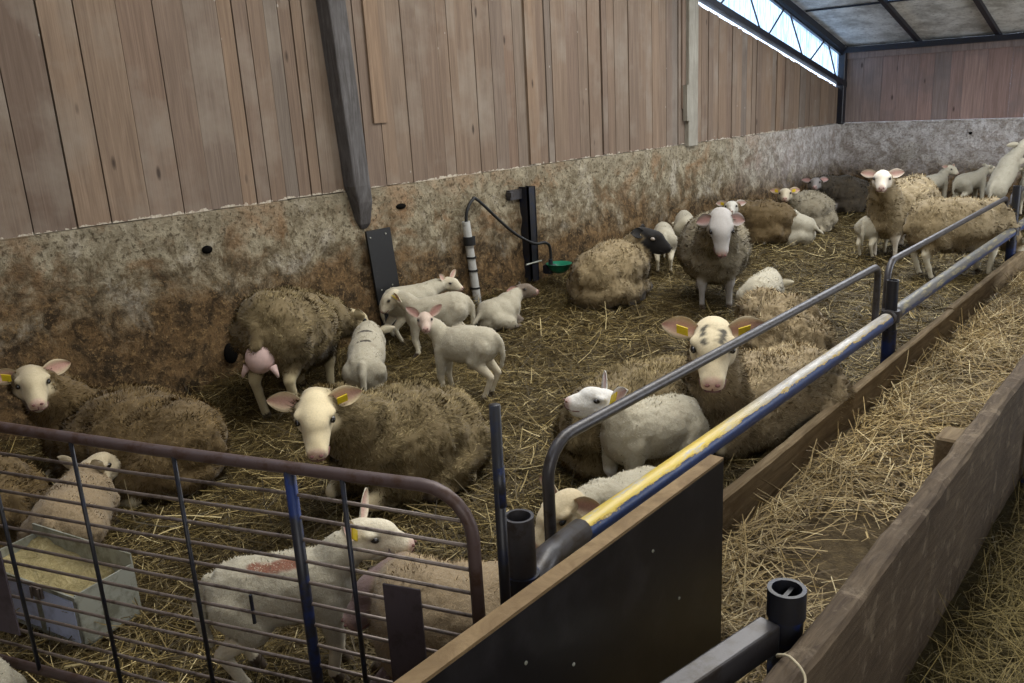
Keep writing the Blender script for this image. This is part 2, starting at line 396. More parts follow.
TOP = 1.16
def wallface(u, v):   # u along y, v height
    r = .016*fbm(0, u, v, 2.5) + .012*fbm(3, u, v, 9)
    low = max(0, .75-v)
    r += low*.05*(1+fbm(7, u, v, 4))
    return (wx(u)+r, u, v)
us = np.concatenate([np.linspace(-3, 1, 20), np.linspace(1.05, 7, 240), np.linspace(7.05, 13.25, 120)])
o = grid_mesh('wall_left', us, np.linspace(-.1, TOP, 60), wallface, M['concrete']); struct(o, 'stained concrete base of the long wall')
# top ledge of the concrete
mb = MB(); ys = np.linspace(-3, 13.25, 160)
vs_ = []
for y in ys:
    e = .010*fbm(0, y, 9, 6)
    vs_ += [(wx(y)+wallface(y, TOP)[0]-wx(y), y, TOP), (wx(y)-.12, y, TOP+.012+e)]
mb.add(vs_, [(2*i, 2*i+2, 2*i+3, 2*i+1) for i in range(len(ys)-1)])
struct(mb.obj('trim_1', M['concrete']))
# far wall
def farface(u, v): return (u, 13.2 - .014*fbm(u, 0, v, 2.5) - .01*fbm(u, 4, v, 8), v)
o = grid_mesh('wall_far', np.linspace(-4.8, 4, 160), np.linspace(-.1, 1.15, 30), farface, M['concrete']); struct(o, 'pale concrete base of the far wall')
mb = MB(); mb.box((-4.8, 13.19, 1.14), (4, 13.34, 1.165)); struct(mb.obj('trim_2', M['concrete']))

def roofz(y): return 2.24 + .272*(13.2-y)
# boards on the long wall: one mesh, each board its own island, run up under the sill beam
mb = MB()
seams = [-3, -2.7, -2.4, -2.1, -1.8, -1.5, -1.2, -.9, -.6, -.3, 0, .35, .7, 1.05, 1.33, 1.61, 1.80, 2.03, 2.22, 2.45, 2.66, 2.85, 3.07, 3.17, 3.28, 3.40, 3.5, 3.60, 3.69, 3.87, 3.98,
         4.11, 4.28, 4.41, 4.55, 4.70, 4.91, 5.03, 5.12, 5.32, 5.52, 5.68, 5.80, 5.93, 6.11, 6.22, 6.31, 6.52]
y = 6.52
while y < 13.1: y += random.choice([.12, .15, .18, .2, .13]); seams.append(min(y, 13.2))
def sillz(y): return 1.71 + (13.21-y)*.2337
for a, b in zip(seams, seams[1:]):
    g = random.choice([.002, .004, .009, .012]); d = random.uniform(-.007, .007); t = .022; tb = random.uniform(-.004, .006)
    y0, y1 = a+g*.5, b-g*.5; lo = TOP+.004+tb; ln = random.uniform(-.012, .012)
    x0, x1 = wx(y0)-.015+d, wx(y1)-.015+d
    top = lambda y: max(lo+.2, sillz(y)-.062+random.uniform(-.014, .006))
    V = [(x0, y0, lo), (x1, y1, lo), (x1, y1, top(y1)), (x0, y0, top(y0)), (x0-t, y0, lo), (x1-t, y1, lo), (x1-t, y1, top(y1)), (x0-t, y0, top(y0))]
    mb.add(V, [(0, 1, 2, 3), (5, 4, 7, 6), (1, 5, 6, 2), (4, 0, 3, 7), (3, 2, 6, 7), (4, 5, 1, 0)])
o = mb.obj('wall_left_boards', M['boards']); o.name = 'wall_left'; struct(o, 'vertical brown boards of the long wall')
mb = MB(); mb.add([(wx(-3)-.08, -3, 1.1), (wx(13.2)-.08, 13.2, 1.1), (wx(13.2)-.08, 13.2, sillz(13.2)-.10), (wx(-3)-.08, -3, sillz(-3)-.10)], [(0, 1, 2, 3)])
struct(mb.obj('wall_left', M['hole']), 'added dark backing sheet behind the board gaps')  # sheet added to stop the sky showing through, so the seams stay dark
# one board nailed over the gap below, and battens
mb = MB()
for y0, z0, z1, wd in ((4.20, 1.62, 2.6, .13), (5.94, 1.18, 3.2, .10), (8.55, 1.55, 3.2, .09), (7.06, 1.18, 2.9, .08)):
    mb.box((wx(y0)-.012, y0, z0), (wx(y0)+.004, y0+wd, z1))
struct(mb.obj('trim_3', M['boards']), 'boards nailed over the wall boards')
# far boards
mb = MB(); x = -4.64
while x < 4:
    wd = random.uniform(.16, .30); d = random.uniform(0, .008)
    mb.box((x+.002, 13.20+d, 1.168), (x+wd-.002, 13.225+d, 2.16)); x += wd
o = mb.obj('wall_far', M['boards_far']); struct(o, 'reddish vertical boards of the far wall')
mb = MB(); mb.box((-4.64, 13.16, 2.07), (4, 13.20, 2.17)); struct(mb.obj('trim_4', M['boards_far']), 'rail along the top of the far boards')
mb = MB(); mb.box((-4.64, 13.05, 2.155), (4, 13.22, 2.23)); struct(mb.obj('trim_5', M['black_steel']), 'dark purlin under the roof edge')
# other sides of the barn, unseen but they hold the light in
mb = MB(); mb.box((4, -3, 0), (4.1, 13.3, 5)); struct(mb.obj('wall_right', M['boards']))
mb = MB(); mb.box((-5, -3.1, 0), (4.1, -3, 7)); struct(mb.obj('wall_near', M['boards']))
# roof
mb = MB()
for a, b in ((-3.1, 0), (0, 3), (3, 6), (6, 9), (9, 11.6), (11.6, 13.4)):
    for xa, xb in ((-4.9, -3.6), (-3.6, -2.62), (-2.62, -1.6), (-1.6, -.55), (-.55, 1), (1, 4.1)):
        d = random.uniform(0, .006)
        if (xa, a) == (-3.6, 9): continue
        mb.add([(xa, a, roofz(a)+d), (xb, a, roofz(a)+d), (xb, b, roofz(b)+d), (xa, b, roofz(b)+d)], [(0, 1, 2, 3)])
        mb.add([(xa, a, roofz(a)+d+.03), (xb, a, roofz(a)+d+.03), (xb, b, roofz(b)+d+.03), (xa, b, roofz(b)+d+.03)], [(3, 2, 1, 0)])
struct(mb.obj('ceiling', M['roof']), 'mouldy grey sheets under the roof')
mb = MB()
for xr in (-3.6, -2.62, -1.6, -.55, .5, 1.5): 
    for (a, b) in ((-3, 13.2),):
        mb.add([(xr-.03, a, roofz(a)-.08), (xr+.03, a, roofz(a)-.08), (xr+.03, b, roofz(b)-.05), (xr-.03, b, roofz(b)-.05), (xr-.03, a, roofz(a)), (xr+.03, a, roofz(a)), (xr+.03, b, roofz(b)), (xr-.03, b, roofz(b))],
               [(0, 3, 2, 1), (4, 5, 6, 7), (0, 1, 5, 4), (1, 2, 6, 5), (2, 3, 7, 6), (3, 0, 4, 7)])
for yp in (11.6, 9, 6, 3):
    mb.box((-4.6, yp-.02, roofz(yp)-.02), (4, yp+.02, roofz(yp)-.001))
struct(mb.obj('trim_6', M['black_steel']), 'dark roof rafters')
mb = MB(); mb.add([(-3.6, 9, roofz(9)), (-2.62, 9, roofz(9)), (-2.62, 11.6, roofz(11.6)), (-3.6, 11.6, roofz(11.6))], [(0, 1, 2, 3)])
struct(mb.obj('window_2', M['skypane']), 'cloudy translucent sheet let into the roof')
# clerestory window on the long wall: sill beam, head beam, zigzag rods, clear sheet
def sloped(mb, y0, z0, y1, z1, w_, h_, xo=0.0, mi=0):
    a0, a1 = wx(y0)+xo, wx(y1)+xo
    V = [(a0-w_/2, y0, z0-h_/2), (a0+w_/2, y0, z0-h_/2), (a1+w_/2, y1, z1-h_/2), (a1-w_/2, y1, z1-h_/2), (a0-w_/2, y0, z0+h_/2), (a0+w_/2, y0, z0+h_/2), (a1+w_/2, y1, z1+h_/2), (a1-w_/2, y1, z1+h_/2)]
    mb.add(V, [(0, 3, 2, 1), (4, 5, 6, 7), (0, 1, 5, 4), (1, 2, 6, 5), (2, 3, 7, 6), (3, 0, 4, 7)], mi)
mb = MB(); sloped(mb, 0, sillz(0), 13.2, sillz(13.2), .09, .075, .02)
struct(mb.obj('window_1', M['black_steel']), 'long clerestory window above the boards')
wo = bpy.data.objects['window_1']
mb = MB(); sloped(mb, 0, roofz(0)-.08, 13.2, roofz(13.2)-.06, .07, .09, .02); sloped(mb, 0, roofz(0)-.19, 13.2, roofz(13.2)-.13, .04, .03, .0)
mb.obj('window_frame', M['black_steel'], wo)
mb = MB()
zig = [(8.2, 0), (8.75, 1), (9.35, 0), (9.95, 1), (10.45, 0), (10.62, 0), (11.10, 1), (11.25, 1), (11.75, 0), (11.92, 0), (12.45, 1), (12.58, 1), (12.95, 0)]
for (ya, ka), (yb, kb) in zip(zig, zig[1:]):
    if ka == kb: continue
    za = (roofz(ya)-.12) if ka else sillz(ya)+.02; zb = (roofz(yb)-.12) if kb else sillz(yb)+.02
    mb.tube([(wx(ya)+.0, ya, za), (wx(yb)+.0, yb, zb)], .012, 6)
mb.obj('window_bar', M['steel'], wo)
mb = MB(); mb.add([(wx(0)-.03, 0, sillz(0)), (wx(13.2)-.03, 13.2, sillz(13.2)), (wx(13.2)-.03, 13.2, roofz(13.2)), (wx(0)-.03, 0, roofz(0))], [(0, 1, 2, 3)])
mb.obj('window_pane', M['pane'], wo)
# posts on the wall
mb = MB()
x0 = wx(4)-.02
V = []
for z, dy, wdt, dp in ((4.7, -.13, .15, .14), (2.45, -.10, .15, .14), (1.2, -.03, .145, .13), (1.08, 0, .13, .11), (.92, .02, .10, .06), (.88, .025, .06, .03)):
    V += [(x0, 3.98+dy-wdt/2, z), (x0+dp, 3.98+dy-wdt/2, z), (x0+dp, 3.98+dy+wdt/2, z), (x0, 3.98+dy+wdt/2, z)]
F = [(3, 2, 1, 0)] + [(i*4+j, i*4+(j+1) % 4, i*4+4+(j+1) % 4, i*4+4+j) for i in range(5) for j in range(4)] + [(20, 21, 22, 23)]
F = [tuple(reversed(q)) for q in F]
mb.add(V, F); struct(mb.obj('pillar', M['post'], bevel=.01), 'grey timber post on the long wall with a tapered foot')
mb = MB(); mb.box((wx(8.7)-.02, 8.63, 1.14), (wx(8.7)+.04, 8.84, 2.70), bev=.006); mb.box((wx(8.7)+.0, 8.57, 1.42), (wx(8.7)+.05, 8.64, 1.80))
struct(mb.obj('pillar', M['post2']), 'second grey post further along the long wall')
mb = MB(); mb.box((-4.70, 13.08, 1.15), (-4.58, 13.2, 2.3), bev=.008); struct(mb.obj('pillar', M['black_steel']), 'dark corner post between the walls')
# small things on the concrete: holes
def hole(px, py, pz, ry, rz, label):
    mb = MB(); mb.ell((px, py, pz), (.022, ry, rz), nu=16, nv=8); return tag(mb.obj('drain_hole', M['hole'], smooth=True), label, 'hole')
hole(wx(2.76)+.008, 2.76, .93, .036, .026, 'black drain hole high in the concrete left of the grey post')
hole(wx(2.78)+.07, 2.78, .26, .05, .07, 'larger black hole low in the concrete beside the ewe showing her udder')
hole(-2.86, 13.185, .98, .03, .02, 'small dark hole in the pale far wall').rotation_euler = (0, 0, 0)
hole(wx(4.35)+.006, 4.38, 1.0, .05, .022, 'ragged dark chip in the concrete right of the grey post')

# ------------------------------------------------------------------ wall fittings
t = thing('rubber_panel', (wx(4.1)+.1, 4.1, 0), 'black rubber panel hung on the concrete below the grey post', 'panel')
mb = MB(); px = wx(4.1)
c4 = ((3.97, .87), (4.20, .87), (4.24, .42), (4.02, .31))
mb.add([(px+.05, c4[0][0], c4[0][1]), (px+.07, c4[0][0], c4[0][1]), (px+.07, c4[3][0], c4[3][1]), (px+.05, c4[3][0], c4[3][1]), (px+.05, c4[1][0], c4[1][1]), (px+.07, c4[1][0], c4[1][1]), (px+.07, c4[2][0], c4[2][1]), (px+.05, c4[2][0], c4[2][1])],
       [(0, 1, 2, 3), (4, 7, 6, 5), (1, 5, 6, 2), (0, 3, 7, 4), (0, 4, 5, 1), (3, 2, 6, 7)])
mb.obj('sheet', M['rubber'], t)
mb = MB(); mb.box((px+.0, 4.06, 0), (px+.05, 4.20, .5)); mb.obj('leg', M['rubber'], t)
for a, b in ((4.0, .82), (4.15, .83), (4.06, .42), (4.17, .44)): mb = MB(); mb.ell((px+.072, a, b), (.005, .007, .007), nu=8, nv=6); mb.obj('screw', M['galv'], t)
# water pipe
t = thing('water_pipe', (wx(5.05)+.06, 5.05, 0), 'white plastic water pipe standing against the wall with black bands', 'pipe'); px = wx(5.05)+.06
mb = MB(); mb.pipe((px+.02, 5.08, -.02), (px-.01, 5.02, .80), .034, .026); mb.obj('sleeve', M['pvc'], t, smooth=True, auto=.6)
for z, r, h in ((.64, .05, .035), (.50, .042, .008), (.39, .042, .008), (.24, .042, .008)):
    mb = MB(); yy = 5.08-.06*z/.8; mb.pipe((px+.005, yy, z-h), (px+.005, yy, z+h), r, .032); mb.obj('band', M['rubber'], t, smooth=True, auto=.6)
def bez(P, n=20):
    P = [Vector(p) for p in P]; out = []
    for i in range(len(P)-1):
        p0 = P[max(i-1, 0)]; p1 = P[i]; p2 = P[i+1]; p3 = P[min(i+2, len(P)-1)]
        for k in range(n):
            u = k/n; out.append(.5*((2*p1)+(p2-p0)*u+(2*p0-5*p1+4*p2-p3)*u*u+(3*p1-p0-3*p2+p3)*u**3))
    return out+[P[-1]]
BL = wx(5.8)
t = thing('water_hose', (px, 5.1, 0), 'black hose arching from the white pipe down to the green bowl', 'hose')
mb = MB(); mb.tube(bez([(px-.01, 5.02, .74), (px, 5.03, .88), (px+.005, 5.10, .965), (px+.01, 5.17, .95), (px+.06, 5.50, .66), (BL+.16, 5.72, .52), (BL+.17, 5.88, .50), (BL+.17, 5.95, .44), (BL+.17, 5.95, .27)], 8), .013, 8)
mb.obj('tube', M['rubber'], t, smooth=True)
# steel bearer and bowl
t = thing('drinker_bracket', (BL+.05, 5.8, 0), 'dark upright steel channel bolted to the wall behind the green bowl', 'bracket')
mb = MB()
mb.box((BL+.0, 5.76, .16), (BL+.10, 5.775, 1.0)); mb.box((BL+.085, 5.76, .16), (BL+.10, 5.86, 1.0)); mb.box((BL+.0, 5.85, .16), (BL+.10, 5.865, 1.0))
mb.obj('channel', M['black_steel'], t)
mb = MB(); mb.box((BL-.01, 5.60, .90), (BL+.03, 5.77, .985)); mb.box((BL+.0, 5.58, .93), (BL+.06, 5.62, .97)); mb.obj('top_bracket', M['steel'], t)
mb = MB(); mb.tube([(BL+.105, 5.68, .33), (BL+.105, 5.9, .33)], .008, 6); mb.obj('strap', M['galv'], t)
t = thing('drinking_bowl', (BL+.24, 5.95, 0), 'green enamel drinking bowl on the dark steel channel', 'bowl')
mb = MB(); bc = Vector((BL+.25, 5.97, .30)); n = 24; prof = [(.02, -.085), (.06, -.075), (.095, -.04), (.115, 0), (.125, .004), (.118, .006), (.09, -.03), (.055, -.065), (.0, -.07)]
V = []; 
for r, z in prof:
    for j in range(n): an = 2*math.pi*j/n; V.append(bc+Vector((r*math.cos(an), r*math.sin(an)*.95, z)))
mb.add(V, [(i*n+j, i*n+(j+1) % n, (i+1)*n+(j+1) % n, (i+1)*n+j) for i in range(len(prof)-1) for j in range(n)]+[tuple(range(n-1, -1, -1))])
mb.obj('bowl', M['green'], t, smooth=True)
mb = MB(); mb.box((BL+.11, 5.90, .21), (BL+.2, 6.0, .29), bev=.008); mb.tube([(BL+.17, 5.95, .29), (BL+.17, 5.95, .34)], .02, 10); mb.obj('valve', M['black_steel'], t)

# ------------------------------------------------------------------ feed barrier, timbers, plank
def barrier(y0, y1, label, zr, zh):
    t = thing('feed_barrier', (-1.44, (y0+y1)/2, 0), label, 'barrier', 'blue tubular feed barriers along the alley')
    mb = MB(); mb.tube([(-1.44, y0, zr), (-1.44, y0+.4, zr), (-1.44, (y0+y1)/2, zr+.003), (-1.44, y1, zr)], .041, 24); mb.obj('lower_rail', M['rail'], t, smooth=True, auto=.8)
    a, b = y0, y1-.06
    pts = [(-1.49, a, zr-.03), (-1.49, a, zh-.14)]
    for k in range(7): an = k/6*math.pi/2; pts.append((-1.49, a+.12*(1-math.cos(an)), zh-.12+.12*math.sin(an)))
    for k in range(7): an = k/6*math.pi/2; pts.append((-1.49, b-.07+.07*math.sin(an), zh-.07+.07*math.cos(an)))
    pts += [(-1.49, b, zr-.03)]
    mb = MB(); mb.tube(pts, .0195, 12); mb.obj('hand_rail', [M['steel']], t, smooth=True, auto=.8)
    return t
b1 = barrier(1.86, 5.02, 'nearer blue feed barrier with worn yellow and white paint on its lower pipe', .375, .70)
b2 = barrier(5.14, 8.45, 'farther feed barrier with grey worn pipe past the first blue post', .385, .69)
b3 = barrier(8.60, 11.9, 'farthest feed barrier running off beyond the second blue post', .385, .69)
def bpost(x, y, h, label):
    t = thing('barrier_post', (x, y, 0), label, 'post')
    mb = MB(); mb.tube([(x, y, -.02), (x, y, .30)], .040, 20); mb.obj('socket', M['blue_steel'], t, smooth=True, auto=.7)
    mb = MB(); mb.pipe((x, y, .30), (x, y, h), .034, .026); mb.obj('tube', M['black_steel'], t, smooth=True, auto=.7)
    mb = MB(); mb.tube([(x, y, .35), (x, y, .42)], .052, 20); mb.tube([(x, y-.075, .385), (x, y+.075, .385)], .045, 18); mb.obj('collar', M['steel'], t, smooth=True, auto=.7)
    return t
bpost(-1.44, 5.08, .60, 'blue barrier post with a dark open tube top, where the two worn pipes meet')
bpost(-1.44, 8.52, .78, 'blue barrier post at the far end beside the grazing ewe')
def timber(y0, y1, x, label, h=.18, w_=.048, seed=0):
    mb = MB(); n = 40; V = []
    for i in range(n+1):
        y = y0+(y1-y0)*i/n; e = .004*fbm(x, y, seed, 4); k = .004*fbm(seed, y, 3, 7)
        V += [(x-w_/2+e, y, -.02), (x+w_/2+e, y, -.02), (x+w_/2+e, y, h-.008+k), (x+w_/2-.008+e, y, h+k), (x-w_/2+.008+e, y, h+k), (x-w_/2+e, y, h-.008+k)]
    F = [(i*6+j, (i+1)*6+j, (i+1)*6+(j+1) % 6, i*6+(j+1) % 6) for i in range(n) for j in range(6)]
    F = [tuple(reversed(q)) for q in F]
    F += [tuple(range(6)), tuple(range(n*6+5, n*6-1, -1))]
    mb.add(V, F); o = mb.obj('timber_beam', M['timber']); return tag(o, label, 'timber', None)
timber(1.2, 6.23, -1.375, 'nearer edging timber on the ground under the first blue pipe')
timber(6.25, 11.5, -1.385, 'farther edging timber on the ground under the grey worn pipe', h=.185, seed=5)
t = thing('weathered_plank', (-.56, 3, 0), 'tall weathered grey-brown plank on edge along the right side of the alley', 'plank')
mb = MB(); n = 90; V = []; x = -.575; w_ = .065; y0, y1 = .3, 8.0
for i in range(n+1):
    y = y0+(y1-y0)*i/n; h = .525+.012*fbm(0, y, 7, 1.6)+.006*fbm(0, y, 3, 9); e = .006*fbm(1, y, 0, 3); c = .010+.006*fbm(5, y, 0, 12)
    V += [(x-w_/2+e, y, .0), (x+w_/2+e, y, .01), (x+w_/2+e, y, h*.5), (x+w_/2+e, y, h-c), (x+w_/2-c+e, y, h), (x-w_/2+c+e, y, h), (x-w_/2+e, y, h-c)]
F = [(i*7+j, i*7+(j+1) % 7, (i+1)*7+(j+1) % 7, (i+1)*7+j) for i in range(n) for j in range(7)] + [tuple(range(6, -1, -1)), tuple(range(n*7, n*7+7))]
mb.add(V, F); mb.obj('board', M['plank'], t)
mb = MB(); mb.box((-.70, 3.10, 0), (-.607, 3.24, .47), bev=.008); mb.obj('block', M['timber'], t)
mb = MB(); mb.tube(bez([(-.53, 1.40, .49), (-.532, 1.47, .54), (-.575, 1.50, .558), (-.615, 1.53, .53), (-.63, 1.58, .49), (-.625, 1.68, .46)], 8), .003, 6)
tag(mb.obj('baling_twine', M['twine'], smooth=True), 'pale twine looped over the near end of the weathered plank', 'twine')
t = thing('stake', (-.46, 3.95, 0), 'blue steel stake holding up the weathered plank from the walkway side', 'stake')
mb = MB(); mb.tube([(-.50, 4.0, -.02), (-.50, 4.0, .36)], .028, 14); mb.obj('tube', M['blue_steel'], t, smooth=True, auto=.7)
mb = MB(); mb.box((-.535, 3.95, .0), (-.42, 4.05, .012)); mb.obj('foot_plate', M['blue_steel'], t)

# black film-faced panel
t = thing('plywood_panel', (-1.0, 1.2, 0), 'black film-faced plywood panel with a bare tan top edge', 'panel')
mb = MB(); mb.box((-1.003, .2, -.02), (-.978, 2.0, .722)); mb.obj('face', M['panel'], t)
mb = MB(); mb.box((-1.018, .2, .722), (-.978, 2.0, .730)); mb.box((-1.018, .2, -.02), (-1.003, 2.0, .722)); mb.obj('edge', M['ply_edge'], t)
for a, b in ((1.28, .50), (1.62, .62), (1.75, .42), (1.12, .60)): mb = MB(); mb.ell((-.977, a, b), (.003, .005, .005), nu=8, nv=6); mb.obj('screw', M['galv'], t)
# sockets
t = thing('socket_post', (-1.27, 1.46, 0), 'dark open-topped socket pipe with blue paint at the end of the gate', 'post')
mb = MB(); mb.pipe((-1.27, 1.46, .30), (-1.27, 1.46, .70), .039, .031, 24); mb.obj('inner_tube', M['steel'], t, smooth=True, auto=.7)
mb = MB(); mb.pipe((-1.27, 1.46, 0), (-1.27, 1.46, .54), .047, .039, 24); mb.obj('outer_tube', M['blue_steel'], t, smooth=True, auto=.7)
mb = MB(); mb.tube([(-1.30, 1.50, .42), (-1.40, 1.72, .41), (-1.44, 1.95, .385)], [.036, .042, .042], 16); mb.obj('elbow', M['steel'], t, smooth=True)
t = thing('socket_post', (-.65, 1.67, 0), 'dark open socket pipe between the panel and the weathered plank', 'post')
mb = MB(); mb.pipe((-.66, 1.68, .0), (-.66, 1.68, .535), .039, .032, 24); mb.obj('outer_tube', M['blue_steel'], t, smooth=True, auto=.7)
mb = MB(); mb.pipe((-.66, 1.68, .53), (-.66, 1.68, .60), .044, .034, 24); mb.box((-.665, 1.645, .45), (-.655, 1.715, .585)); mb.obj('collar', M['black_steel'], t, smooth=True, auto=.7)
mb = MB(); a = Vector((-.68, 1.64, .50)); b = Vector((-.80, 1.05, .50)); d = (b-a).normalized(); sd = Vector((d.y, -d.x, 0))*.028
V = [a-sd-Vector((0, 0, .04)), a+sd-Vector((0, 0, .04)), a+sd+Vector((0, 0, .03)), a-sd+Vector((0, 0, .03))]; V += [v+(b-a) for v in V]
mb.add(V, [(0, 1, 2, 3), (7, 6, 5, 4), (0, 4, 5, 1), (1, 5, 6, 2), (2, 6, 7, 3), (3, 7, 4, 0)]); mb.obj('box_arm', M['steel'], t, bevel=.006)
mb = MB(); mb.tube([(-.79, 1.36, .40), (-.77, 1.66, .34)], .014, 12); tag(mb.obj('plastic_rod', M['pvc'], smooth=True, auto=.7), 'white plastic rod lying beside the dark box arm', 'rod')

# ------------------------------------------------------------------ gate
G0 = Vector((-1.20, 1.22, 0)); GD = Vector((-1.29, -.432, 0)).normalized()
def gp(s, z, off=0.0): return G0+GD*s+Vector((0, 0, z))+Vector((-GD.y, GD.x, 0))*off
t = thing('pen_gate', G0, 'rusty tubular pen gate with thin horizontal wires across the front corner', 'gate')
pts = [gp(1.95, .905), gp(1.5, .90), gp(.9, .888), gp(.3, .885), gp(.12, .885)]
for k in range(1, 7): an = k/6*math.pi/2; pts.append(gp(.12-.12*math.sin(an), .765+.12*math.cos(an)))
pts += [gp(0, .06)]
mb = MB(); mb.tube(pts, .0155, 12); mb.obj('top_tube', M['rust'], t, smooth=True)
mb = MB(); mb.tube([gp(0, .08), gp(1.95, .08)], .0155, 12); mb.obj('bottom_tube', M['rust'], t, smooth=True)
mb = MB(); mb.tube([gp(.479, .885), gp(.479, .08)], .0145, 12); mb.obj('upright_tube', M['blue_steel'], t, smooth=True)
for s_ in (.325, .828, 1.183, 1.523, 1.8):
    mb = MB(); mb.tube([gp(s_, .885, .008), gp(s_, .08, .008)], .0062, 8); mb.obj('upright_rod', M['black_steel'], t, smooth=True)
zs = []; z = .815
while z > .1: zs.append(z); z -= .0605
for z in zs:
    mb = MB(); mb.tube([gp(0, z-.01, -.003), gp(.5, z, -.003), gp(1.0, z-.004, -.003), gp(1.95, z+.002, -.003)], .0048, 8); mb.obj('wire', M['wire'], t, smooth=True)
mb = MB(); mb.tube([gp(.662, .50, -.006), gp(.662, .415, -.006)], .005, 8); mb.obj('short_bar', M['black_steel'], t)
def gbox(s0, s1, z0, z1, o0, o1):
    V = [gp(s0, z0, o0), gp(s1, z0, o0), gp(s1, z1, o0), gp(s0, z1, o0), gp(s0, z0, o1), gp(s1, z0, o1), gp(s1, z1, o1), gp(s0, z1, o1)]
    mb = MB(); mb.add(V, [(0, 1, 2, 3), (7, 6, 5, 4), (0, 4, 5, 1), (1, 5, 6, 2), (2, 6, 7, 3), (3, 7, 4, 0)]); return mb
gbox(.145, .245, .28, .615, .004, .009).obj('plate', M['plate'], t)
gbox(1.575, 1.85, .20, .49, .004, .009).obj('plate', M['plate'], t)
t = thing('steel_rod', (-1.21, 1.33, 0), 'tall dark steel rod standing beside the rounded gate corner', 'rod')
mb = MB(); mb.tube([(-1.205, 1.315, 0), (-1.21, 1.33, 1.05)], .0135, 12); mb.obj('bar', M['black_steel'], t, smooth=True)
mb = MB(); mb.tube([(-1.208, 1.328, .80), (-1.209, 1.329, .90)], .0142, 12); mb.obj('paint_band', M['blue_steel'], t, smooth=True)

# trough
t = thing('feed_trough', (-3.05, .98, 0), 'small galvanised metal feed trough with a pale blue front, full of meal', 'trough')
A = Vector((-2.76, .91, 0)); B_ = Vector((-3.32, .80, 0)); ax = (B_-A).normalized(); ay = Vector((-ax.y, ax.x, 0)); ay = ay if ay.y > 0 else -ay
def tp(u, v, z): return A+ax*u+ay*v+Vector((0, 0, z))
L_, D_ = .57, .22
def qbox(mb, u0, u1, v0, v1, z0, z1, mi=0):
    V = [tp(u0, v0, z0), tp(u1, v0, z0), tp(u1, v1, z0), tp(u0, v1, z0), tp(u0, v0, z1), tp(u1, v0, z1), tp(u1, v1, z1), tp(u0, v1, z1)]
    mb.add(V, [(0, 1, 2, 3), (7, 6, 5, 4), (0, 4, 5, 1), (1, 5, 6, 2), (2, 6, 7, 3), (3, 7, 4, 0)], mi)
mb = MB(); qbox(mb, 0, L_, 0, .006, .01, .20); qbox(mb, 0, L_, D_, D_+.006, .01, .25); qbox(mb, 0, .006, 0, D_, .01, .21); qbox(mb, L_-.006, L_, 0, D_, .01, .21); qbox(mb, 0, L_, 0, D_, .01, .018)
qbox(mb, -.004, L_, -.006, .0, .19, .205); qbox(mb, -.004, L_, -.006, .0, .01, .022); mb.obj('box', M['galv'], t)
for u0, u1 in ((.02, .20), (.225, .40), (.42, .55)):
    mb = MB(); qbox(mb, u0, u1, -.004, .0, .025, .185); mb.obj('front_panel', M['bluewash'], t)
mb = MB(); qbox(mb, .20, .225, -.008, -.001, .02, .19); mb.obj('rib', M['galv'], t)
mb = MB(); qbox(mb, .17, .23, -.014, -.006, .16, .20); mb.tube([tp(.18, -.018, .20), tp(.18, -.02, .15), tp(.22, -.02, .15), tp(.22, -.018, .20)], .004, 6); mb.obj('latch', M['wire'], t)
mb = MB(); n1, n2 = 24, 10; V = []
for i in range(n1+1):
    for j in range(n2+1):
        u = .006+(L_-.012)*i/n1; v = .006+(D_-.006)*j/n2; V.append(tp(u, v, .15+.03*fbm(u, v, 0, 9)+.05*(j/n2)*(i/n1)))
mb.add(V, [(i*(n2+1)+j, (i+1)*(n2+1)+j, (i+1)*(n2+1)+j+1, i*(n2+1)+j+1) for i in range(n1) for j in range(n2)]); mb.obj('meal', M['feed'], t, smooth=True)

# ------------------------------------------------------------------ straw (uncountable)
def ribbons(name, base, direction, L, W, mat, up=None, upn=.35, parent=None, bend=.25, droop=None, segs=2, wtip=.6):
    """thin curved strips: base Nx3, direction Nx3 unit, L, W arrays"""
    N = len(base)
    if up is None: up = np.tile(np.array([0, 0, 1.0]), (N, 1))
    up = up + rng.normal(0, upn, (N, 3))
    side = np.cross(direction, up); side /= np.linalg.norm(side, axis=1)[:, None]+1e-9
    bvec = np.cross(direction, side)
    bn = rng.normal(0, bend, (N, 1)); bs = rng.normal(0, bend, (N, 1))
    pts = []
    for i in range(segs+1):
        u = i/segs; off = (u*u)
        p = base + direction*(L[:, None]*u) + (side*bs + bvec*bn)*(L[:, None]*off)
        if droop is not None: p = p + droop*(L[:, None]*off)
        wv = side*(W[:, None]*(.5*(1-(1-wtip)*u)))
        pts.append(p-wv); pts.append(p+wv)
    V = np.stack(pts, 1).reshape(-1, 3); nv = 2*(segs+1)
    b0 = (np.arange(N)*nv)[:, None, None]
    q = np.array([[2*i, 2*i+1, 2*i+3, 2*i+2] for i in range(segs)])[None]
    Fc = (b0+q).reshape(-1)
    me = bpy.data.meshes.new(name); nf = N*segs
    me.vertices.add(len(V)); me.vertices.foreach_set('co', V.astype(np.float32).ravel())
    me.loops.add(len(Fc)); me.loops.foreach_set('vertex_index', Fc.astype(np.int32))
    me.polygons.add(nf); me.polygons.foreach_set('loop_start', np.arange(0, nf*4, 4, dtype=np.int32)); me.polygons.foreach_set('loop_total', np.full(nf, 4, dtype=np.int32))
    me.update(calc_edges=True); me.materials.append(mat)
    o = bpy.data.objects.new(name, me); C.objects.link(o)
    if parent is not None: o.parent = parent
    return o
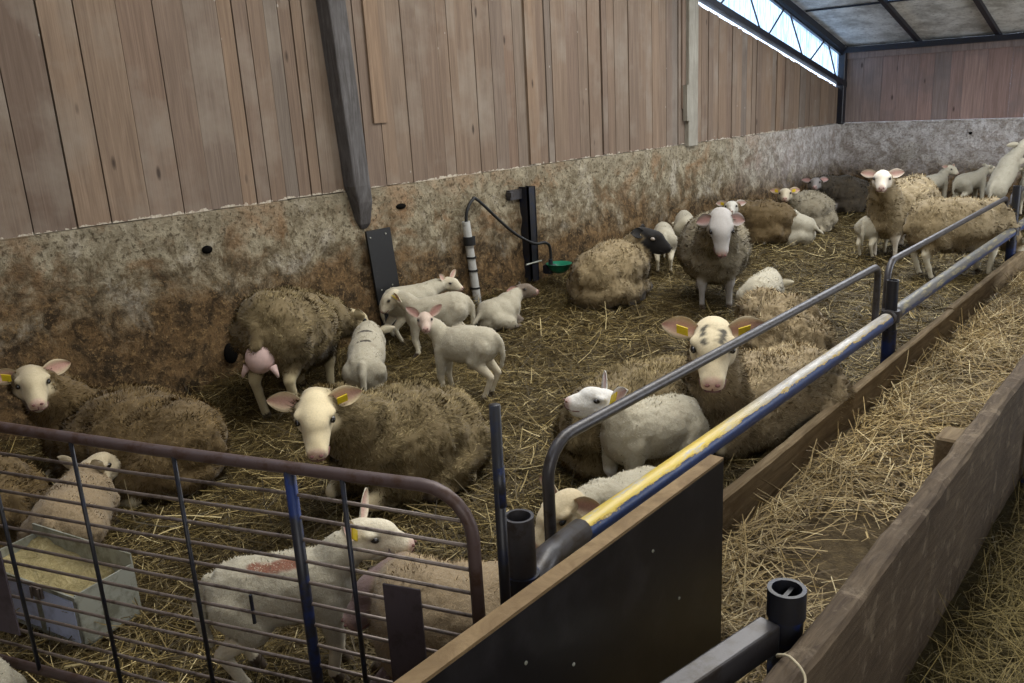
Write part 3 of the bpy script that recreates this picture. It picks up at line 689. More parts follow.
def scatter(N, xr, yr, z0, z1, Lr, Wr, tilt, keep=None):
    x = rng.uniform(*xr, N); y = rng.uniform(*yr, N)
    if keep is not None: m = keep(x, y); x, y = x[m], y[m]
    N = len(x); z = hzn(x, y)+rng.uniform(z0, z1, N)
    an = rng.uniform(0, 2*math.pi, N); el = rng.normal(0, tilt, N)
    d = np.stack([np.cos(an)*np.cos(el), np.sin(an)*np.cos(el), np.abs(np.sin(el))], 1)
    return np.stack([x, y, z], 1), d, rng.uniform(*Lr, N), rng.uniform(*Wr, N)
def cat(*a): return [np.concatenate(k) for k in zip(*a)]
def vn(x, y, s): return np.sin(x*s+1.3*np.sin(y*s*.7+.5))*np.sin(y*s*1.1+1.7*np.sin(x*s*.6))
pen = cat(scatter(62000, (-4.75, -1.42), (.3, 4.5), .0, .022, (.04, .16), (.002, .0045), .10),
          scatter(34000, (-4.75, -1.42), (4.5, 8.5), .0, .022, (.06, .18), (.003, .006), .10),
          scatter(16000, (-4.7, -1.42), (8.5, 13.1), .0, .025, (.08, .2), (.005, .009), .10),
          scatter(4200, (-4.7, -1.45), (.3, 4.5), .01, .04, (.08, .26), (.0035, .0065), .25),
          scatter(3500, (-4.7, -1.45), (4.5, 10), .01, .04, (.10, .26), (.005, .008), .22))
o = ribbons('pen_straw', *pen[:2], pen[2], pen[3], M['straw'], bend=.12); tag(o, 'dull golden trodden straw bedding all over the pen', 'straw', kind='stuff')
bank = scatter(9000, (-4.86, -4.3), (1.0, 9.0), .0, .05, (.04, .14), (.0025, .005), .35); 
o = ribbons('wall_straw', *bank[:2], bank[2], bank[3], M['straw'], bend=.2); tag(o, 'straw banked along the foot of the concrete wall', 'straw', kind='stuff')
al = cat(scatter(10000, (-1.34, -.62), (1.0, 8.5), .0, .05, (.07, .22), (.0032, .0062), .2, lambda x, y: vn(x, y, 3.1)+rng.normal(0, .35, len(x)) > .05),
         scatter(3200, (-1.34, -1.1), (1.0, 8.5), .0, .07, (.1, .26), (.003, .0055), .3, lambda x, y: rng.random(len(x)) < .8),
         scatter(2600, (-1.34, -.62), (1.2, 2.4), .0, .06, (.1, .26), (.003, .0055), .22, lambda x, y: rng.random(len(x)) < .8),
         scatter(4600, (-1.30, -.62), (4.2, 9.5), .0, .06, (.1, .28), (.003, .006), .22))
m_ = (al[0][:, 0]+al[1][:, 0]*al[2] < -.61) & (al[0][:, 0]+al[1][:, 0]*al[2] > -1.345)
al = [a[m_] for a in al]
o = ribbons('alley_straw', *al[:2], al[2], al[3], M['straw_alley'], bend=.10); tag(o, 'loose bright golden straw strewn along the feed alley', 'straw', kind='stuff')
hy = scatter(26000, (-.52, 1.2), (1.2, 6.5), .0, .05, (.08, .26), (.0018, .0035), .2)
m_ = (hy[0][:, 0]+hy[1][:, 0]*hy[2] > -.53); hy = [a[m_] for a in hy]
o = ribbons('walkway_hay', *hy[:2], hy[2], hy[3], M['hay'], bend=.3); tag(o, 'fine greenish hay on the walkway right of the weathered plank', 'hay', kind='stuff')

# ------------------------------------------------------------------ sheep
def remesh(mb, vox, smooth_it, sub=0):
    me = mb.mesh('tmp'); o = bpy.data.objects.new('tmp', me); C.objects.link(o)
    r = o.modifiers.new('r', 'REMESH'); r.mode = 'VOXEL'; r.voxel_size = vox
    s = o.modifiers.new('s', 'SMOOTH'); s.factor = .5; s.iterations = smooth_it
    dg = bpy.context.evaluated_depsgraph_get(); ev = o.evaluated_get(dg)
    out = bpy.data.meshes.new_from_object(ev); bpy.data.objects.remove(o, do_unlink=True); bpy.data.meshes.remove(me)
    n = len(out.vertices); co = np.empty(n*3, np.float32); out.vertices.foreach_get('co', co); co = co.reshape(-1, 3)
    return out, co.astype(float)

def frame(look, tilt=0.0):
    f_ = Vector(look).normalized(); s_ = Vector((0, 0, 1)).cross(f_).normalized(); u_ = f_.cross(s_)
    if tilt: R_ = Matrix.Rotation(tilt, 3, f_); s_ = R_ @ s_; u_ = R_ @ u_
    return f_, s_, u_

def segdist(P, a, b, ra, rb):
    a = np.array(a); b = np.array(b); ab = b-a; t_ = np.clip(((P-a) @ ab)/max(ab @ ab, 1e-9), 0, 1)
    return np.linalg.norm(P-(a+t_[:, None]*ab), axis=1)-(ra+(rb-ra)*t_)

CREAM = (205, 196, 172); WHITE = (214, 210, 198)
def sheep(kind, R, Ch, Hd, look, pose, s, label, wool, face=CREAM, legs=None, ears='side', tagc=(0, 1), tilt=0.0, seed=0, group=None,
          eyes=True, fat=1.0, mark=None, tail=None, earw=1.0, earcol=(190, 140, 132), hs=1.0, headdark=None, headskip=False, tuft=1.0, foreleg_fwd=0.0, udder=False, lump=1.0, legcol=None):
    lamb = kind == 'lamb'
    R = Vector(R); Ch = Vector(Ch); Hd = Vector(Hd)
    f2 = Vector((Ch.x-R.x, Ch.y-R.y, 0)).normalized(); s2 = Vector((-f2.y, f2.x, 0)); Z = Vector((0, 0, 1))
    ax = (Ch-R).normalized()
    dist = max(1.5, (Vector((R.x, R.y, .4))-CAM).length); ppm = F_PX/dist
    vox = (.0085 if not lamb else .0062) * max(1.0, min(2.4, dist/3.2)) * (1 if lamb else s)
    root = thing('lamb' if lamb else 'sheep', (R.x, R.y, 0), label, 'lamb' if lamb else 'sheep', group)
    mb = MB(); prims = []   # (a, b, ra, rb, type)
    def cap(a, b, ra, rb, ty, squash=None):
        a = Vector(a); b = Vector(b); n_ = 7; pts = []; rs = []
        L = (b-a).length; d = (b-a).normalized() if L > 1e-6 else Vector((0, 0, 1))
        for k in (1, .8, .5, 0): pts.append(a-d*ra*k); rs.append(max(.002, ra*math.sqrt(1-k*k)) if k < 1 else ra*.12)
        for k in (0, .5, .8, 1): pts.append(b+d*rb*k); rs.append(max(.002, rb*math.sqrt(1-k*k)) if k < 1 else rb*.12)
        if L < 1e-4: pts = pts[:4]+pts[5:]; rs = rs[:4]+rs[5:]
        mb.tube(pts, rs, 14); prims.append((a, b, ra, rb, ty))
    def ell(c, r3, ty, F=None):
        F = F or (f2, s2, Z); mat = Matrix((F[0], F[1], F[2])).transposed()
        mb.ell(c, r3, mat, 20, 14); m_r = min(r3); k = max(range(3), key=lambda i: r3[i]); e = F[k]*(r3[k]-m_r)
        prims.append((Vector(c)-e, Vector(c)+e, (m_r+sorted(r3)[1])/2, (m_r+sorted(r3)[1])/2, ty))
    if lamb: rr, rm, rc = .092*s, .100*s*fat, .088*s
    else: rr, rm, rc = .205*s, .25*s*fat, .185*s
    mid = (R+Ch)/2
    lie = pose == 'lie'
    # torso
    if lie:
        base = hz(mid.x, mid.y)
        hgt = min(mid.z, 10)
        ell(R+Vector((0, 0, -.02*s)), (rr*1.0, rr*1.12*fat, rr*1.0), 'w'); ell(mid-Z*.02*s, ((Ch-R).length*.62+rm*.25, rm*1.12, rm*.98), 'w'); ell(Ch, (rc*1.0, rc*1.08, rc*1.12), 'w')
        ell(mid-Z*(mid.z-.42*mid.z), ((Ch-R).length*.6+rm*.2, rm*1.18, mid.z*.55), 'w')
        ell(Vector((R.x, R.y, .40*R.z)), (rr*.95, rr*1.2*fat, R.z*.5), 'w')
    else:
        cap(R, Ch, rr, rc, 'w'); F3 = (ax, s2, ax.cross(s2))
        ell(mid-Z*.03*s*(1 if not lamb else .4), ((Ch-R).length*.55+rm*.55, rm, rm*.98), 'w', F3)
        ell(R-Z*rr*.25, (rr*.95, rr*1.02, rr*1.05), 'w')
        ell(Ch-Z*rc*.25, (rc*.95, rc*.98, rc*1.1), 'w')
    # head frame
    lf, ls, lu = frame(look, tilt)
    k = (.60*s if lamb else 1.0*s)*hs
    poll = Hd - lf*.05*k - lu*.035*k
    nA = Ch+Z*rc*.35+f2*rc*.25; nr = (.064*s, .052*s) if lamb else (.160*s, .112*s)
    nm = (nA*.5+poll*.5)+Z*.01
    if not headskip:
        cap(nA, nm, nr[0], (nr[0]+nr[1])/2, 'w'); cap(nm, poll, (nr[0]+nr[1])/2*.98, nr[1]*.86, 'w')
    hd = 'h'
    if not headskip:
        H_ = lambda a, b, c: Hd+lf*a*k+ls*b*k+lu*c*k
        FF = (lf, ls, lu)
        ell(H_(-.015, 0, .006), (.100*k, .070*k, .069*k), hd, FF)             # skull
        ell(H_(.040, 0, .032), (.085*k, .056*k, .046*k), hd, FF)              # forehead to nose bridge
        cap(H_(.03, 0, -.008), H_(.135, 0, -.028), .064*k, .045*k, hd)          # muzzle
        cap(H_(.05, .0, .026), H_(.140, 0, -.002), .040*k, .032*k, hd)         # nose bridge
        ell(H_(.160, 0, -.022), (.036*k, .043*k, .036*k), 'n', FF)            # nose
        cap(H_(-.03, 0, -.050), H_(.125, 0, -.062), .056*k, .034*k, hd)         # jaw
        for q in (-1, 1):
            ell(H_(.022, q*.060, .034), (.030*k, .022*k, .018*k), hd, FF)      # brow
            ell(H_(-.005, q*.052, -.034), (.050*k, .030*k, .042*k), hd, FF)    # cheek
            ell(H_(.150, q*.022, -.052), (.028*k, .020*k, .018*k), 'n', FF)    # lips
        if not lamb: ell(H_(-.060, 0, -.004), (.070*k, .070*k, .068*k), hd, FF)   # back of the skull
    # legs
    def leg(P, ty='l'):
        for (a, b, ra, rb, tt) in P: cap(a, b, ra, rb, tt)
    q_ = .30 if lamb else .5
    def up(px, py_, z): return Vector((px, py_, z))
    if not lie:
        zt = lambda z: z
        lw = (.052*s if lamb else .10*s)
        for sd in (-1, 1):
            st = (legs or {}).get(('f', sd), 0.0)
            bx = Ch+f2*(.02*s)+s2*lw*sd; g = Vector((bx.x, bx.y, 0))+f2*st
            if pose == 'rear': g = None
            gz = hz(g.x, g.y) if g is not None else 0
            if g is None:
                # front feet up, paws forward
                a = Ch+s2*lw*sd; b = a+f2*.16*s+Z*.02; c = b+f2*.10*s-Z*.08
                leg([(a, b, .036*s, .022*s, 'l'), (b, c, .02*s, .015*s, 'l')]); continue
            H = Ch.z; a = Vector((bx.x, bx.y, H-rc*.35)); kn = Vector((bx.x, bx.y, H*.42))+f2*(st*.45+.012*s); pa = g+Z*(gz+.05*s)-f2*.005; ho = g+Z*(gz+.012)+f2*.02*s
            if lamb: leg([(a, kn, .042*s, .023*s, 'w'), (kn, kn-Z*.001, .025*s, .025*s, 'l'), (kn, pa, .019*s, .016*s, 'l'), (pa, ho, .018*s, .019*s, 'o')])
            else: leg([(a, a*.4+kn*.6, .095*s, .058*s, 'w'), (a*.4+kn*.6, kn, .055*s, .040*s, 'l'), (kn, pa, .031*s, .026*s, 'l'), (pa, ho, .028*s, .031*s, 'o')])
            st = (legs or {}).get(('h', sd), 0.0)
            bx = R-f2*.01*s+s2*lw*1.05*sd; g = Vector((bx.x, bx.y, 0))+f2*st; gz = hz(g.x, g.y); H = R.z
            a = Vector((bx.x, bx.y, H-rr*.2)); sti = Vector((bx.x, bx.y, H*.72))+f2*(.05*s+st*.4) + s2*.01*sd; hk = Vector((bx.x, bx.y, H*.46))-f2*((.045 if lamb else .07)*s-st*.75); pa = g+Z*(gz+.05*s); ho = g+Z*(gz+.012)+f2*.02*s
            if lamb: leg([(a, sti, .062*s, .048*s, 'w'), (sti, hk, .040*s, .022*s, 'l'), (hk, pa, .019*s, .016*s, 'l'), (pa, ho, .018*s, .019*s, 'o')])
            hm = sti.lerp(hk, .6)
            if not lamb: leg([(a, sti, .14*s, .105*s, 'w'), (sti, hm, .095*s, .060*s, 'w'), (hm, hk, .050*s, .038*s, 'l'), (hk, pa, .032*s, .026*s, 'l'), (pa, ho, .028*s, .031*s, 'o')])
    else:
        ls_ = s*(.5 if lamb else 1)
        for sd in (-1, 1):
            g0 = Vector((Ch.x, Ch.y, 0)); gz = hz(Ch.x, Ch.y)+.045*ls_
            a = g0+s2*.12*ls_*sd+Z*(gz+.10*ls_); b = g0+f2*(.15*ls_+foreleg_fwd)+s2*.11*ls_*sd+Z*(gz+.03*ls_); c = g0+f2*(.07*ls_+foreleg_fwd)+s2*.13*ls_*sd+Z*gz
            leg([(a, b, .055*ls_, .034*ls_, 'l'), (b, c, .034*ls_, .028*ls_, 'l'), (c, c-f2*.04*ls_, .028*ls_, .028*ls_, 'o')])
            g1 = Vector((R.x, R.y, 0)); a = g1+s2*.17*ls_*sd+Z*(.16*ls_); b = g1+f2*.17*ls_+s2*.23*ls_*sd+Z*(.10*ls_)
            cap(a, b, .12*ls_, .085*ls_, 'w'); c = g1+f2*.30*ls_+s2*.25*ls_*sd+Z*(gz); d = g1+f2*.10*ls_+s2*.26*ls_*sd+Z*gz
            leg([(b, d, .05*ls_, .036*ls_, 'l'), (d, c, .034*ls_, .026*ls_, 'l'), (c, c+f2*.03*ls_, .027*ls_, .027*ls_, 'o')])
    # tail
    tl = tail or []
    if not tl:
        if lamb and not lie:
            b0 = R-f2*rr*.85+Z*rr*.45; tl = [(b0, .020*s), (b0-f2*.03*s-Z*.05*s, .019*s), (b0-f2*.035*s-Z*.12*s, .017*s), (b0-f2*.02*s-Z*.19*s, .012*s)]
        elif lamb: b0 = R-f2*rr*.8; tl = [(b0, .02*s), (b0-f2*.05*s-Z*.05*s, .017*s), (b0-f2*.10*s-Z*min(.08*s, b0.z-.03), .012*s)]
        else: b0 = R-f2*rr*.85+Z*rr*.2; tl = [(b0, .045*s), (b0-f2*.04*s-Z*.10*s, .032*s)]
    for (a, ra), (b, rb) in zip(tl, tl[1:]): cap(a, b, ra, rb, 'w')
    it = int(max(3, 9*(.008/vox)**.5*(1 if not lamb else .8)))
    me, P = remesh(mb, vox, it)
    # labels by nearest primitive
    D = {}
    for (a, b, ra, rb, ty) in prims:
        d = segdist(P, a, b, ra, rb); D[ty] = np.minimum(D[ty], d) if ty in D else d
    big = np.full(len(P), 9.0); dw = D.get('w', big); dh = D.get('h', big); dl = D.get('l', big); dn = D.get('n', big); do = D.get('o', big)
    skin = np.minimum(np.minimum(dh, dl), np.minimum(dn, do))
    soft = .012*s if lamb else .022*s
    wfac = np.clip(.5+(skin-dw)/soft, 0, 1)   # 1 = wool
    lin = lambda c: np.array(S(c)[:3])
    wc = lin(tuple(np.array(WOOL[wool][1])*.9)); fc = lin(face); lc = lin(legcol or face); col = np.zeros((len(P), 4)); col[:, 3] = 1
    legw = (dl < dh)[:, None]; sc = np.where(legw, lc, fc)
    col[:, :3] = sc*(1-wfac[:, None])+wc*wfac[:, None]
    nz_ = np.clip(.5+(dh-dn)/(.010*k), 0, 1)*(1-wfac); pk = lin((198, 160, 150) if not headdark else (40, 36, 36))
    if not headskip:
        nose_t = np.clip(((P-np.array(Hd)) @ np.array(lf)-.168*k)/(.016*k), 0, 1)*(1-wfac); nose_t = np.maximum(nose_t, 0)*(dn < .03*k)
        col[:, :3] = col[:, :3]*(1-nose_t[:, None]*.7)+pk*nose_t[:, None]*.7
    hoof = (do < np.minimum(dl, dw)-.004) & (P[:, 2] < .08*s+.1)
    col[hoof, :3] = lin((66, 54, 42))
    if not headskip and eyes:
        for q in (-1, 1):
            ec = np.array(Hd+lf*.046*k+ls*q*.066*k+lu*.020*k); rel = P-ec; dd = np.sqrt((rel @ np.array(lf)*.8)**2+(rel @ np.array(lu)*1.25)**2+(rel @ np.array(ls)*.6)**2)
            t_ = (np.clip((.026*k-dd)/(.012*k), 0, 1)*.75)[:, None]; col[:, :3] = col[:, :3]*(1-t_)+fc*.30*t_
            ec = np.array(Hd+lf*.062*k+ls*q*.066*k-lu*.002*k); dd = np.linalg.norm(P-ec, axis=1); t_ = (np.clip((.020*k-dd)/(.014*k), 0, 1)*.5)[:, None]; col[:, :3] = col[:, :3]*(1-t_)+fc*.45*t_
        # shading of the lower cheeks and jaw put into the face colour
        hl = (P-np.array(Hd)) @ np.array(lu); t_ = (np.clip((-hl-.03*k)/(.05*k), 0, 1)*(1-wfac)*(dh < dl)*.35)[:, None]; col[:, :3] = col[:, :3]*(1-t_)+fc*.55*t_
    if mark is not None:
        for (mp, mr, mc) in mark(R, Ch, Hd, lf, ls, lu, f2, s2):
            dd = np.linalg.norm(P-np.array(mp), axis=1); t_ = np.clip((mr-dd)/(mr*.4), 0, 1)[:, None]; col[:, :3] = col[:, :3]*(1-t_)+lin(mc)*t_
    # lumps in the wool
    nrm = np.empty(len(P)*3, np.float32); me.vertices.foreach_get('normal', nrm); nrm = nrm.reshape(-1, 3).astype(float)
    amp = (.003 if lamb else .013)*lump; fr = (22 if lamb else 11)
    off = np.array([.9*noise.noise(Vector((p[0]*fr*.42+seed, p[1]*fr*.42, p[2]*fr*.42)))+noise.noise(Vector((p[0]*fr+seed*7, p[1]*fr, p[2]*fr)))+.6*noise.noise(Vector((p[0]*fr*2.3, p[1]*fr*2.3+seed, p[2]*fr*2.3))) for p in P])
    P2 = P + nrm*(off*amp*wfac)[:, None]
    me.vertices.foreach_set('co', P2.astype(np.float32).ravel()); me.update()
    # ears and mouth line joined into the body's own mesh
    V = []; Fq = []; VC = []
    if not headskip:
        for qi, q in enumerate((-1, 1)):
            el = (.165 if lamb else .132)*k*earw; ew = .040*k*(1.0 if lamb else .95)
            root_e = Hd-lf*.035*k+ls*q*.058*k+lu*.030*k
            if ears == 'side': de = (ls*q*.95+lu*.16-lf*.28).normalized()
            elif ears == 'up': de = (ls*q*.75+lu*.75-lf*.1).normalized()
            elif ears == 'down': de = (ls*q*.9-lu*.4-lf*.1).normalized()
            else: de = (ls*q*.8+lu*.1-lf*.55).normalized()
            op = (Vector((lf.x, lf.y, 0)).normalized()*.85+lu*.12+lf*.15); op = (op-de*op.dot(de)).normalized(); wd = de.cross(op).normalized()
            nu_, nv_ = 12, 6; b0 = len(V)
            for side_ in (0, 1):
                for i in range(nu_+1):
                    u = i/nu_; wdt = ew*(.45+.9*math.sin(math.pi*min(1, u*.80+.12)))*math.sqrt(max(0, 1-u**4))*.82
                    for j in range(nv_+1):
                        v = 2*j/nv_-1; cup = (1-v*v)*ew*.42*(1-.5*u)
                        p = root_e+de*el*u+wd*wdt*v-op*cup+(op*-.0045*k*(1 if side_ else 0))*(1-abs(v)*.6)-Z*(el*.10*u*u)
                        V.append(p); ti = 0 if (side_ or headdark) else max(0, 1-abs(v)**2*1.3)*.8; cc = lin(earcol)*ti+fc*(1-ti)
                        VC.append(cc)
            st_ = (nu_+1)*(nv_+1)
            for i in range(nu_):
                for j in range(nv_):
                    a = b0+i*(nv_+1)+j; Fq.append((a, a+1, a+nv_+2, a+nv_+1)); a += st_; Fq.append((a, a+nv_+1, a+nv_+2, a+1))
                for j in (0, nv_):
                    a = b0+i*(nv_+1)+j; Fq.append((a, a+nv_+1, a+st_+nv_+1, a+st_))
        H_ = lambda a, b, c: Hd+lf*a*k+ls*b*k+lu*c*k
        tm = MB()
        for q in (-1, 1):
            tm.ell(H_(.193, q*.017, -.014), (.007*k, .009*k, .005*k), Matrix((lf, ls, lu)).transposed(), 8, 6)
            tm.tube([H_(.190, 0, -.024), H_(.191, q*.001, -.044), H_(.182, q*.020, -.051), H_(.155, q*.038, -.054), H_(.12, q*.044, -.052)], .0030*k, 5)
        o0 = len(V); V += [Vector(v) for v in tm.v]; Fq += [tuple(i+o0 for i in q) for q in tm.f]; VC += [lin((110, 74, 70) if not headdark else (20, 18, 18))]*len(tm.v)
    nV0 = len(P)
    if V:
        import bmesh
        bm = bmesh.new(); bm.from_mesh(me)
        nv_list = [bm.verts.new(v) for v in V]
        for q in Fq:
            try: bm.faces.new([nv_list[i] for i in q])
            except ValueError: pass
        bm.to_mesh(me); bm.free()
        col = np.concatenate([col, np.concatenate([np.array(VC), np.ones((len(VC), 1))], 1)]); wfac = np.concatenate([wfac, np.zeros(len(V))])
    for a_ in list(me.color_attributes): me.color_attributes.remove(a_)
    at = me.color_attributes.new('Col', 'FLOAT_COLOR', 'POINT'); at.data.foreach_set('color', col.astype(np.float32).ravel())
    me.materials.clear(); me.materials.append(M['lambskin'] if lamb else M['skin'])
    me.polygons.foreach_set('use_smooth', [True]*len(me.polygons))
    body = bpy.data.objects.new('body', me); C.objects.link(body)
    me.transform(Matrix.Translation(-root.location)); body.parent = root
    # fleece
    me.calc_loop_triangles(); nt = len(me.loop_triangles); tv = np.empty(nt*3, np.int32); me.loop_triangles.foreach_get('vertices', tv); tv = tv.reshape(-1, 3)
    nv_ = len(me.vertices); co = np.empty(nv_*3, np.float32); me.vertices.foreach_get('co', co); co = co.reshape(-1, 3).astype(float)
    nn = np.empty(nv_*3, np.float32); me.vertices.foreach_get('normal', nn); nn = nn.reshape(-1, 3).astype(float)
    wt = wfac[tv].mean(1); a_, b_, c_ = co[tv[:, 0]], co[tv[:, 1]], co[tv[:, 2]]
    ar = np.linalg.norm(np.cross(b_-a_, c_-a_), axis=1)*.5*(wt > .55)*(a_[:, 2] > -.0)
    tot = ar.sum(); px2 = tot*ppm*ppm
    Nt = int(min(46000 if not lamb else 14000, px2*(.60 if not lamb else .40))*tuft)
    if Nt > 200:
        idx = rng.choice(nt, Nt, p=ar/tot); r1 = np.sqrt(rng.random(Nt))[:, None]; r2 = rng.random(Nt)[:, None]
        bp = a_[idx]*(1-r1)+b_[idx]*r1*(1-r2)+c_[idx]*r1*r2; bn = nn[tv[idx, 0]]
        flow = -np.array(f2)*.35+np.array([0, 0, -.75])
        jit = .40
        fl = flow-bn*(bn @ flow)[:, None]
        ph = np.sin(bp*38+seed)[:, [1, 2, 0]]*.45
        d = bn*(.42 if not lamb else .30)+fl*.6+ph+rng.normal(0, jit, (Nt, 3)); d /= np.linalg.norm(d, axis=1)[:, None]
        L0 = ((.020+.004*lump)*s if not lamb else .009*s); W0 = max(.0034 if not lamb else .0022, .8/ppm)
        fo = ribbons('fleece', bp-bn*.004, d, rng.uniform(.6, 1.3, Nt)*L0, rng.uniform(.7, 1.4, Nt)*W0, M['wool_'+wool], up=bn, upn=.08, parent=root, bend=.16, wtip=.35)
        cn = np.repeat(bn*.8+d*.35, 6, axis=0); cn /= np.linalg.norm(cn, axis=1)[:, None]; fo.data.normals_split_custom_set_from_vertices(cn.astype(np.float32))
    # eyes, tags
    if not headskip:
        if eyes:
            for q in (-1, 1):
                eb = MB(); c = H_(.046, q*.0650, .020)-Vector(root.location)
                F_ = Matrix(((lf*.9+ls*q*.25).normalized(), ls*q, lu)).transposed()
                eb.ell(c+Vector(root.location), (.0185*k, .0115*k, .0125*k), Matrix((lf, ls, lu)).transposed(), 14, 10)
                eb.obj('eye', M['eye'] if not headdark else M['eyepale'], root, smooth=True)
        for q in tagc:
            qq = (-1, 1)[q]
            root_e = Hd-lf*.035*k+ls*qq*.058*k+lu*.030*k
            de = (ls*qq*.95+lu*(.16 if ears == 'side' else .75 if ears == 'up' else -.3)-lf*(.28 if ears == 'side' else .1)).normalized()
            c = root_e+de*.050*k+lf*.012*k-lu*.004*k
            tb = MB(); mat = Matrix((de, lf, lu)).transposed(); w1 = .021*k/ (1 if not lamb else .72)
            V8 = [c+de*(x*w1)+lf*(y*.0025)+lu*(z*w1*.85) for x in (-1, 1) for y in (-1, 1) for z in (-1, 1)]
            tb.add(V8, [(0, 1, 3, 2), (4, 6, 7, 5), (0, 4, 5, 1), (2, 3, 7, 6), (0, 2, 6, 4), (1, 5, 7, 3)]); tb.obj('ear_tag', M['tag'], root)
    if udder:
        ub = MB(); uc = R-f2*.175*s-Z*.135*s
        ub.ell(uc, (.07*s, .088*s, .09*s), nu=20, nv=14)
        for q in (-1, 1): ub.tube([uc+s2*q*.075*s-Z*.045*s-f2*.02, uc+s2*q*.10*s-Z*.085*s-f2*.03, uc+s2*q*.106*s-Z*.105*s-f2*.03], [.024*s, .012*s, .006*s], 10)
        ub.obj('udder', M['pink'], root, smooth=True)
    return root
def tocam(p, dz=0.0, dx=0.0):
    v = CAM-Vector(p); v = Vector((v.x, v.y, 0)).normalized(); v = Matrix.Rotation(dx, 3, 'Z') @ v; return (v.x, v.y, dz)
def ahead(R, Ch, dz=0.0, turn=0.0):
    v = Vector((Ch[0]-R[0], Ch[1]-R[1], 0)).normalized(); v = Matrix.Rotation(turn, 3, 'Z') @ v; return (v.x, v.y, dz)

P_ = {
 'E1': ((-3.72, 1.829, 0.241), (-4.202, 1.594, 0.259), (-4.147, 1.389, 0.574)),
 'L3': ((-3.441, 1.146, 0.163), (-3.634, 1.319, 0.163), (-3.716, 1.407, 0.226)),
 'E4': ((-4.088, 2.648, 0.56), (-4.34, 3.076, 0.427), (-4.37, 3.45, 0.377)),
 'L5': ((-3.745, 3.006, 0.265), (-4.065, 3.32, 0.326), (-4.228, 3.505, 0.272)),
 'E6': ((-2.796, 2.656, 0.209), (-2.776, 2.229, 0.291), (-2.715, 1.91, 0.535)),
 'L7': ((-3.243, 3.507, 0.368), (-3.471, 3.429, 0.355), (-3.557, 3.346, 0.5)),
 'L8': ((-4.096, 4.154, 0.358), (-4.283, 3.968, 0.327), (-4.46, 3.895, 0.425)),
 'L9': ((-4.596, 4.041, 0.365), (-4.545, 4.297, 0.356), (-4.487, 4.514, 0.411)),
 'L10': ((-4.329, 4.774, 0.159), (-4.299, 4.958, 0.155), (-4.277, 5.128, 0.254)),
 'E11': ((-4.017, 5.788, 0.302), (-4.009, 6.307, 0.297), (-3.849, 6.351, 0.514)),
 'L12': ((-4.188, 7.207, 0.364), (-4.433, 7.61, 0.351), (-4.573, 7.787, 0.254)),
 'L13': ((-4.321, 7.888, 0.379), (-4.501, 8.172, 0.395), (-4.609, 8.368, 0.275)),
 'E14': ((-3.414, 6.693, 0.487), (-3.121, 6.19, 0.483), (-2.869, 5.766, 0.748)),
 'L15': ((-2.476, 5.561, 0.321), (-2.566, 5.936, 0.304), (-2.619, 6.135, 0.229)),
 'E16': ((-3.928, 9.309, 0.3), (-4.24, 9.251, 0.295), (-4.326, 8.936, 0.447)),
 'E17': ((-3.878, 10.389, 0.282), (-3.992, 9.953, 0.32), (-3.979, 9.609, 0.525)),
 'L18': ((-3.632, 9.388, 0.223), (-3.8, 9.4, 0.259), (-3.901, 9.499, 0.288)),
 'E19': ((-4.002, 12.199, 0.262), (-4.244, 11.902, 0.317), (-4.342, 11.484, 0.454)),
 'E20': ((-2.523, 9.461, 0.567), (-2.6, 8.85, 0.466), (-2.57, 8.494, 0.826)),
 'L21': ((-2.758, 8.763, 0.331), (-2.733, 9.055, 0.332), (-2.683, 9.205, 0.386)),
 'L22': ((-3.079, 11.967, 0.411), (-2.977, 12.269, 0.434), (-2.892, 12.429, 0.563)),
 'L23': ((-2.74, 12.402, 0.398), (-2.597, 12.601, 0.432), (-2.495, 12.751, 0.536)),
 'L24': ((-2.216, 11.816, 0.405), (-2.146, 12.06, 0.673), (-2.042, 12.21, 0.878)),
 'L25': ((-1.855, 12.022, 0.378), (-1.938, 12.218, 0.453), (-2.026, 12.362, 0.549)),
 'E26': ((-2.003, 8.037, 0.505), (-1.638, 8.378, 0.474), (-1.421, 8.729, 0.218)),
 'E27': ((-1.652, 4.205, 0.204), (-1.784, 3.623, 0.141), (-1.699, 3.351, 0.609)),
 'E28': ((-1.868, 4.763, 0.245), (-2.091, 4.854, 0.294), (-2.249, 5.222, 0.174)),
 'E29': ((-2.085, 3.044, 0.259), (-2.032, 3.499, 0.227), (-1.946, 3.702, 0.191)),
 'L30': ((-1.785, 3.171, 0.289), (-1.855, 2.88, 0.325), (-1.95, 2.814, 0.455)),
 'L31': ((-1.628, 2.682, 0.196), (-1.633, 2.369, 0.238), (-1.654, 2.135, 0.312)),
 'L32': ((-2.157, 1.165, 0.312), (-1.985, 1.337, 0.327), (-1.88, 1.456, 0.456)),
 'L33': ((-1.532, 1.65, 0.226), (-1.598, 1.422, 0.275), (-1.755, 1.413, 0.36)),
 'L34': ((-2.745, 0.528, 0.094), (-2.599, 0.552, 0.145), (-2.797, 0.515, 0.149)),
 'E2': ((-3.75, 0.98, 0.25), (-4.25, 0.8, 0.27), (-4.55, 0.65, 0.5)),
}

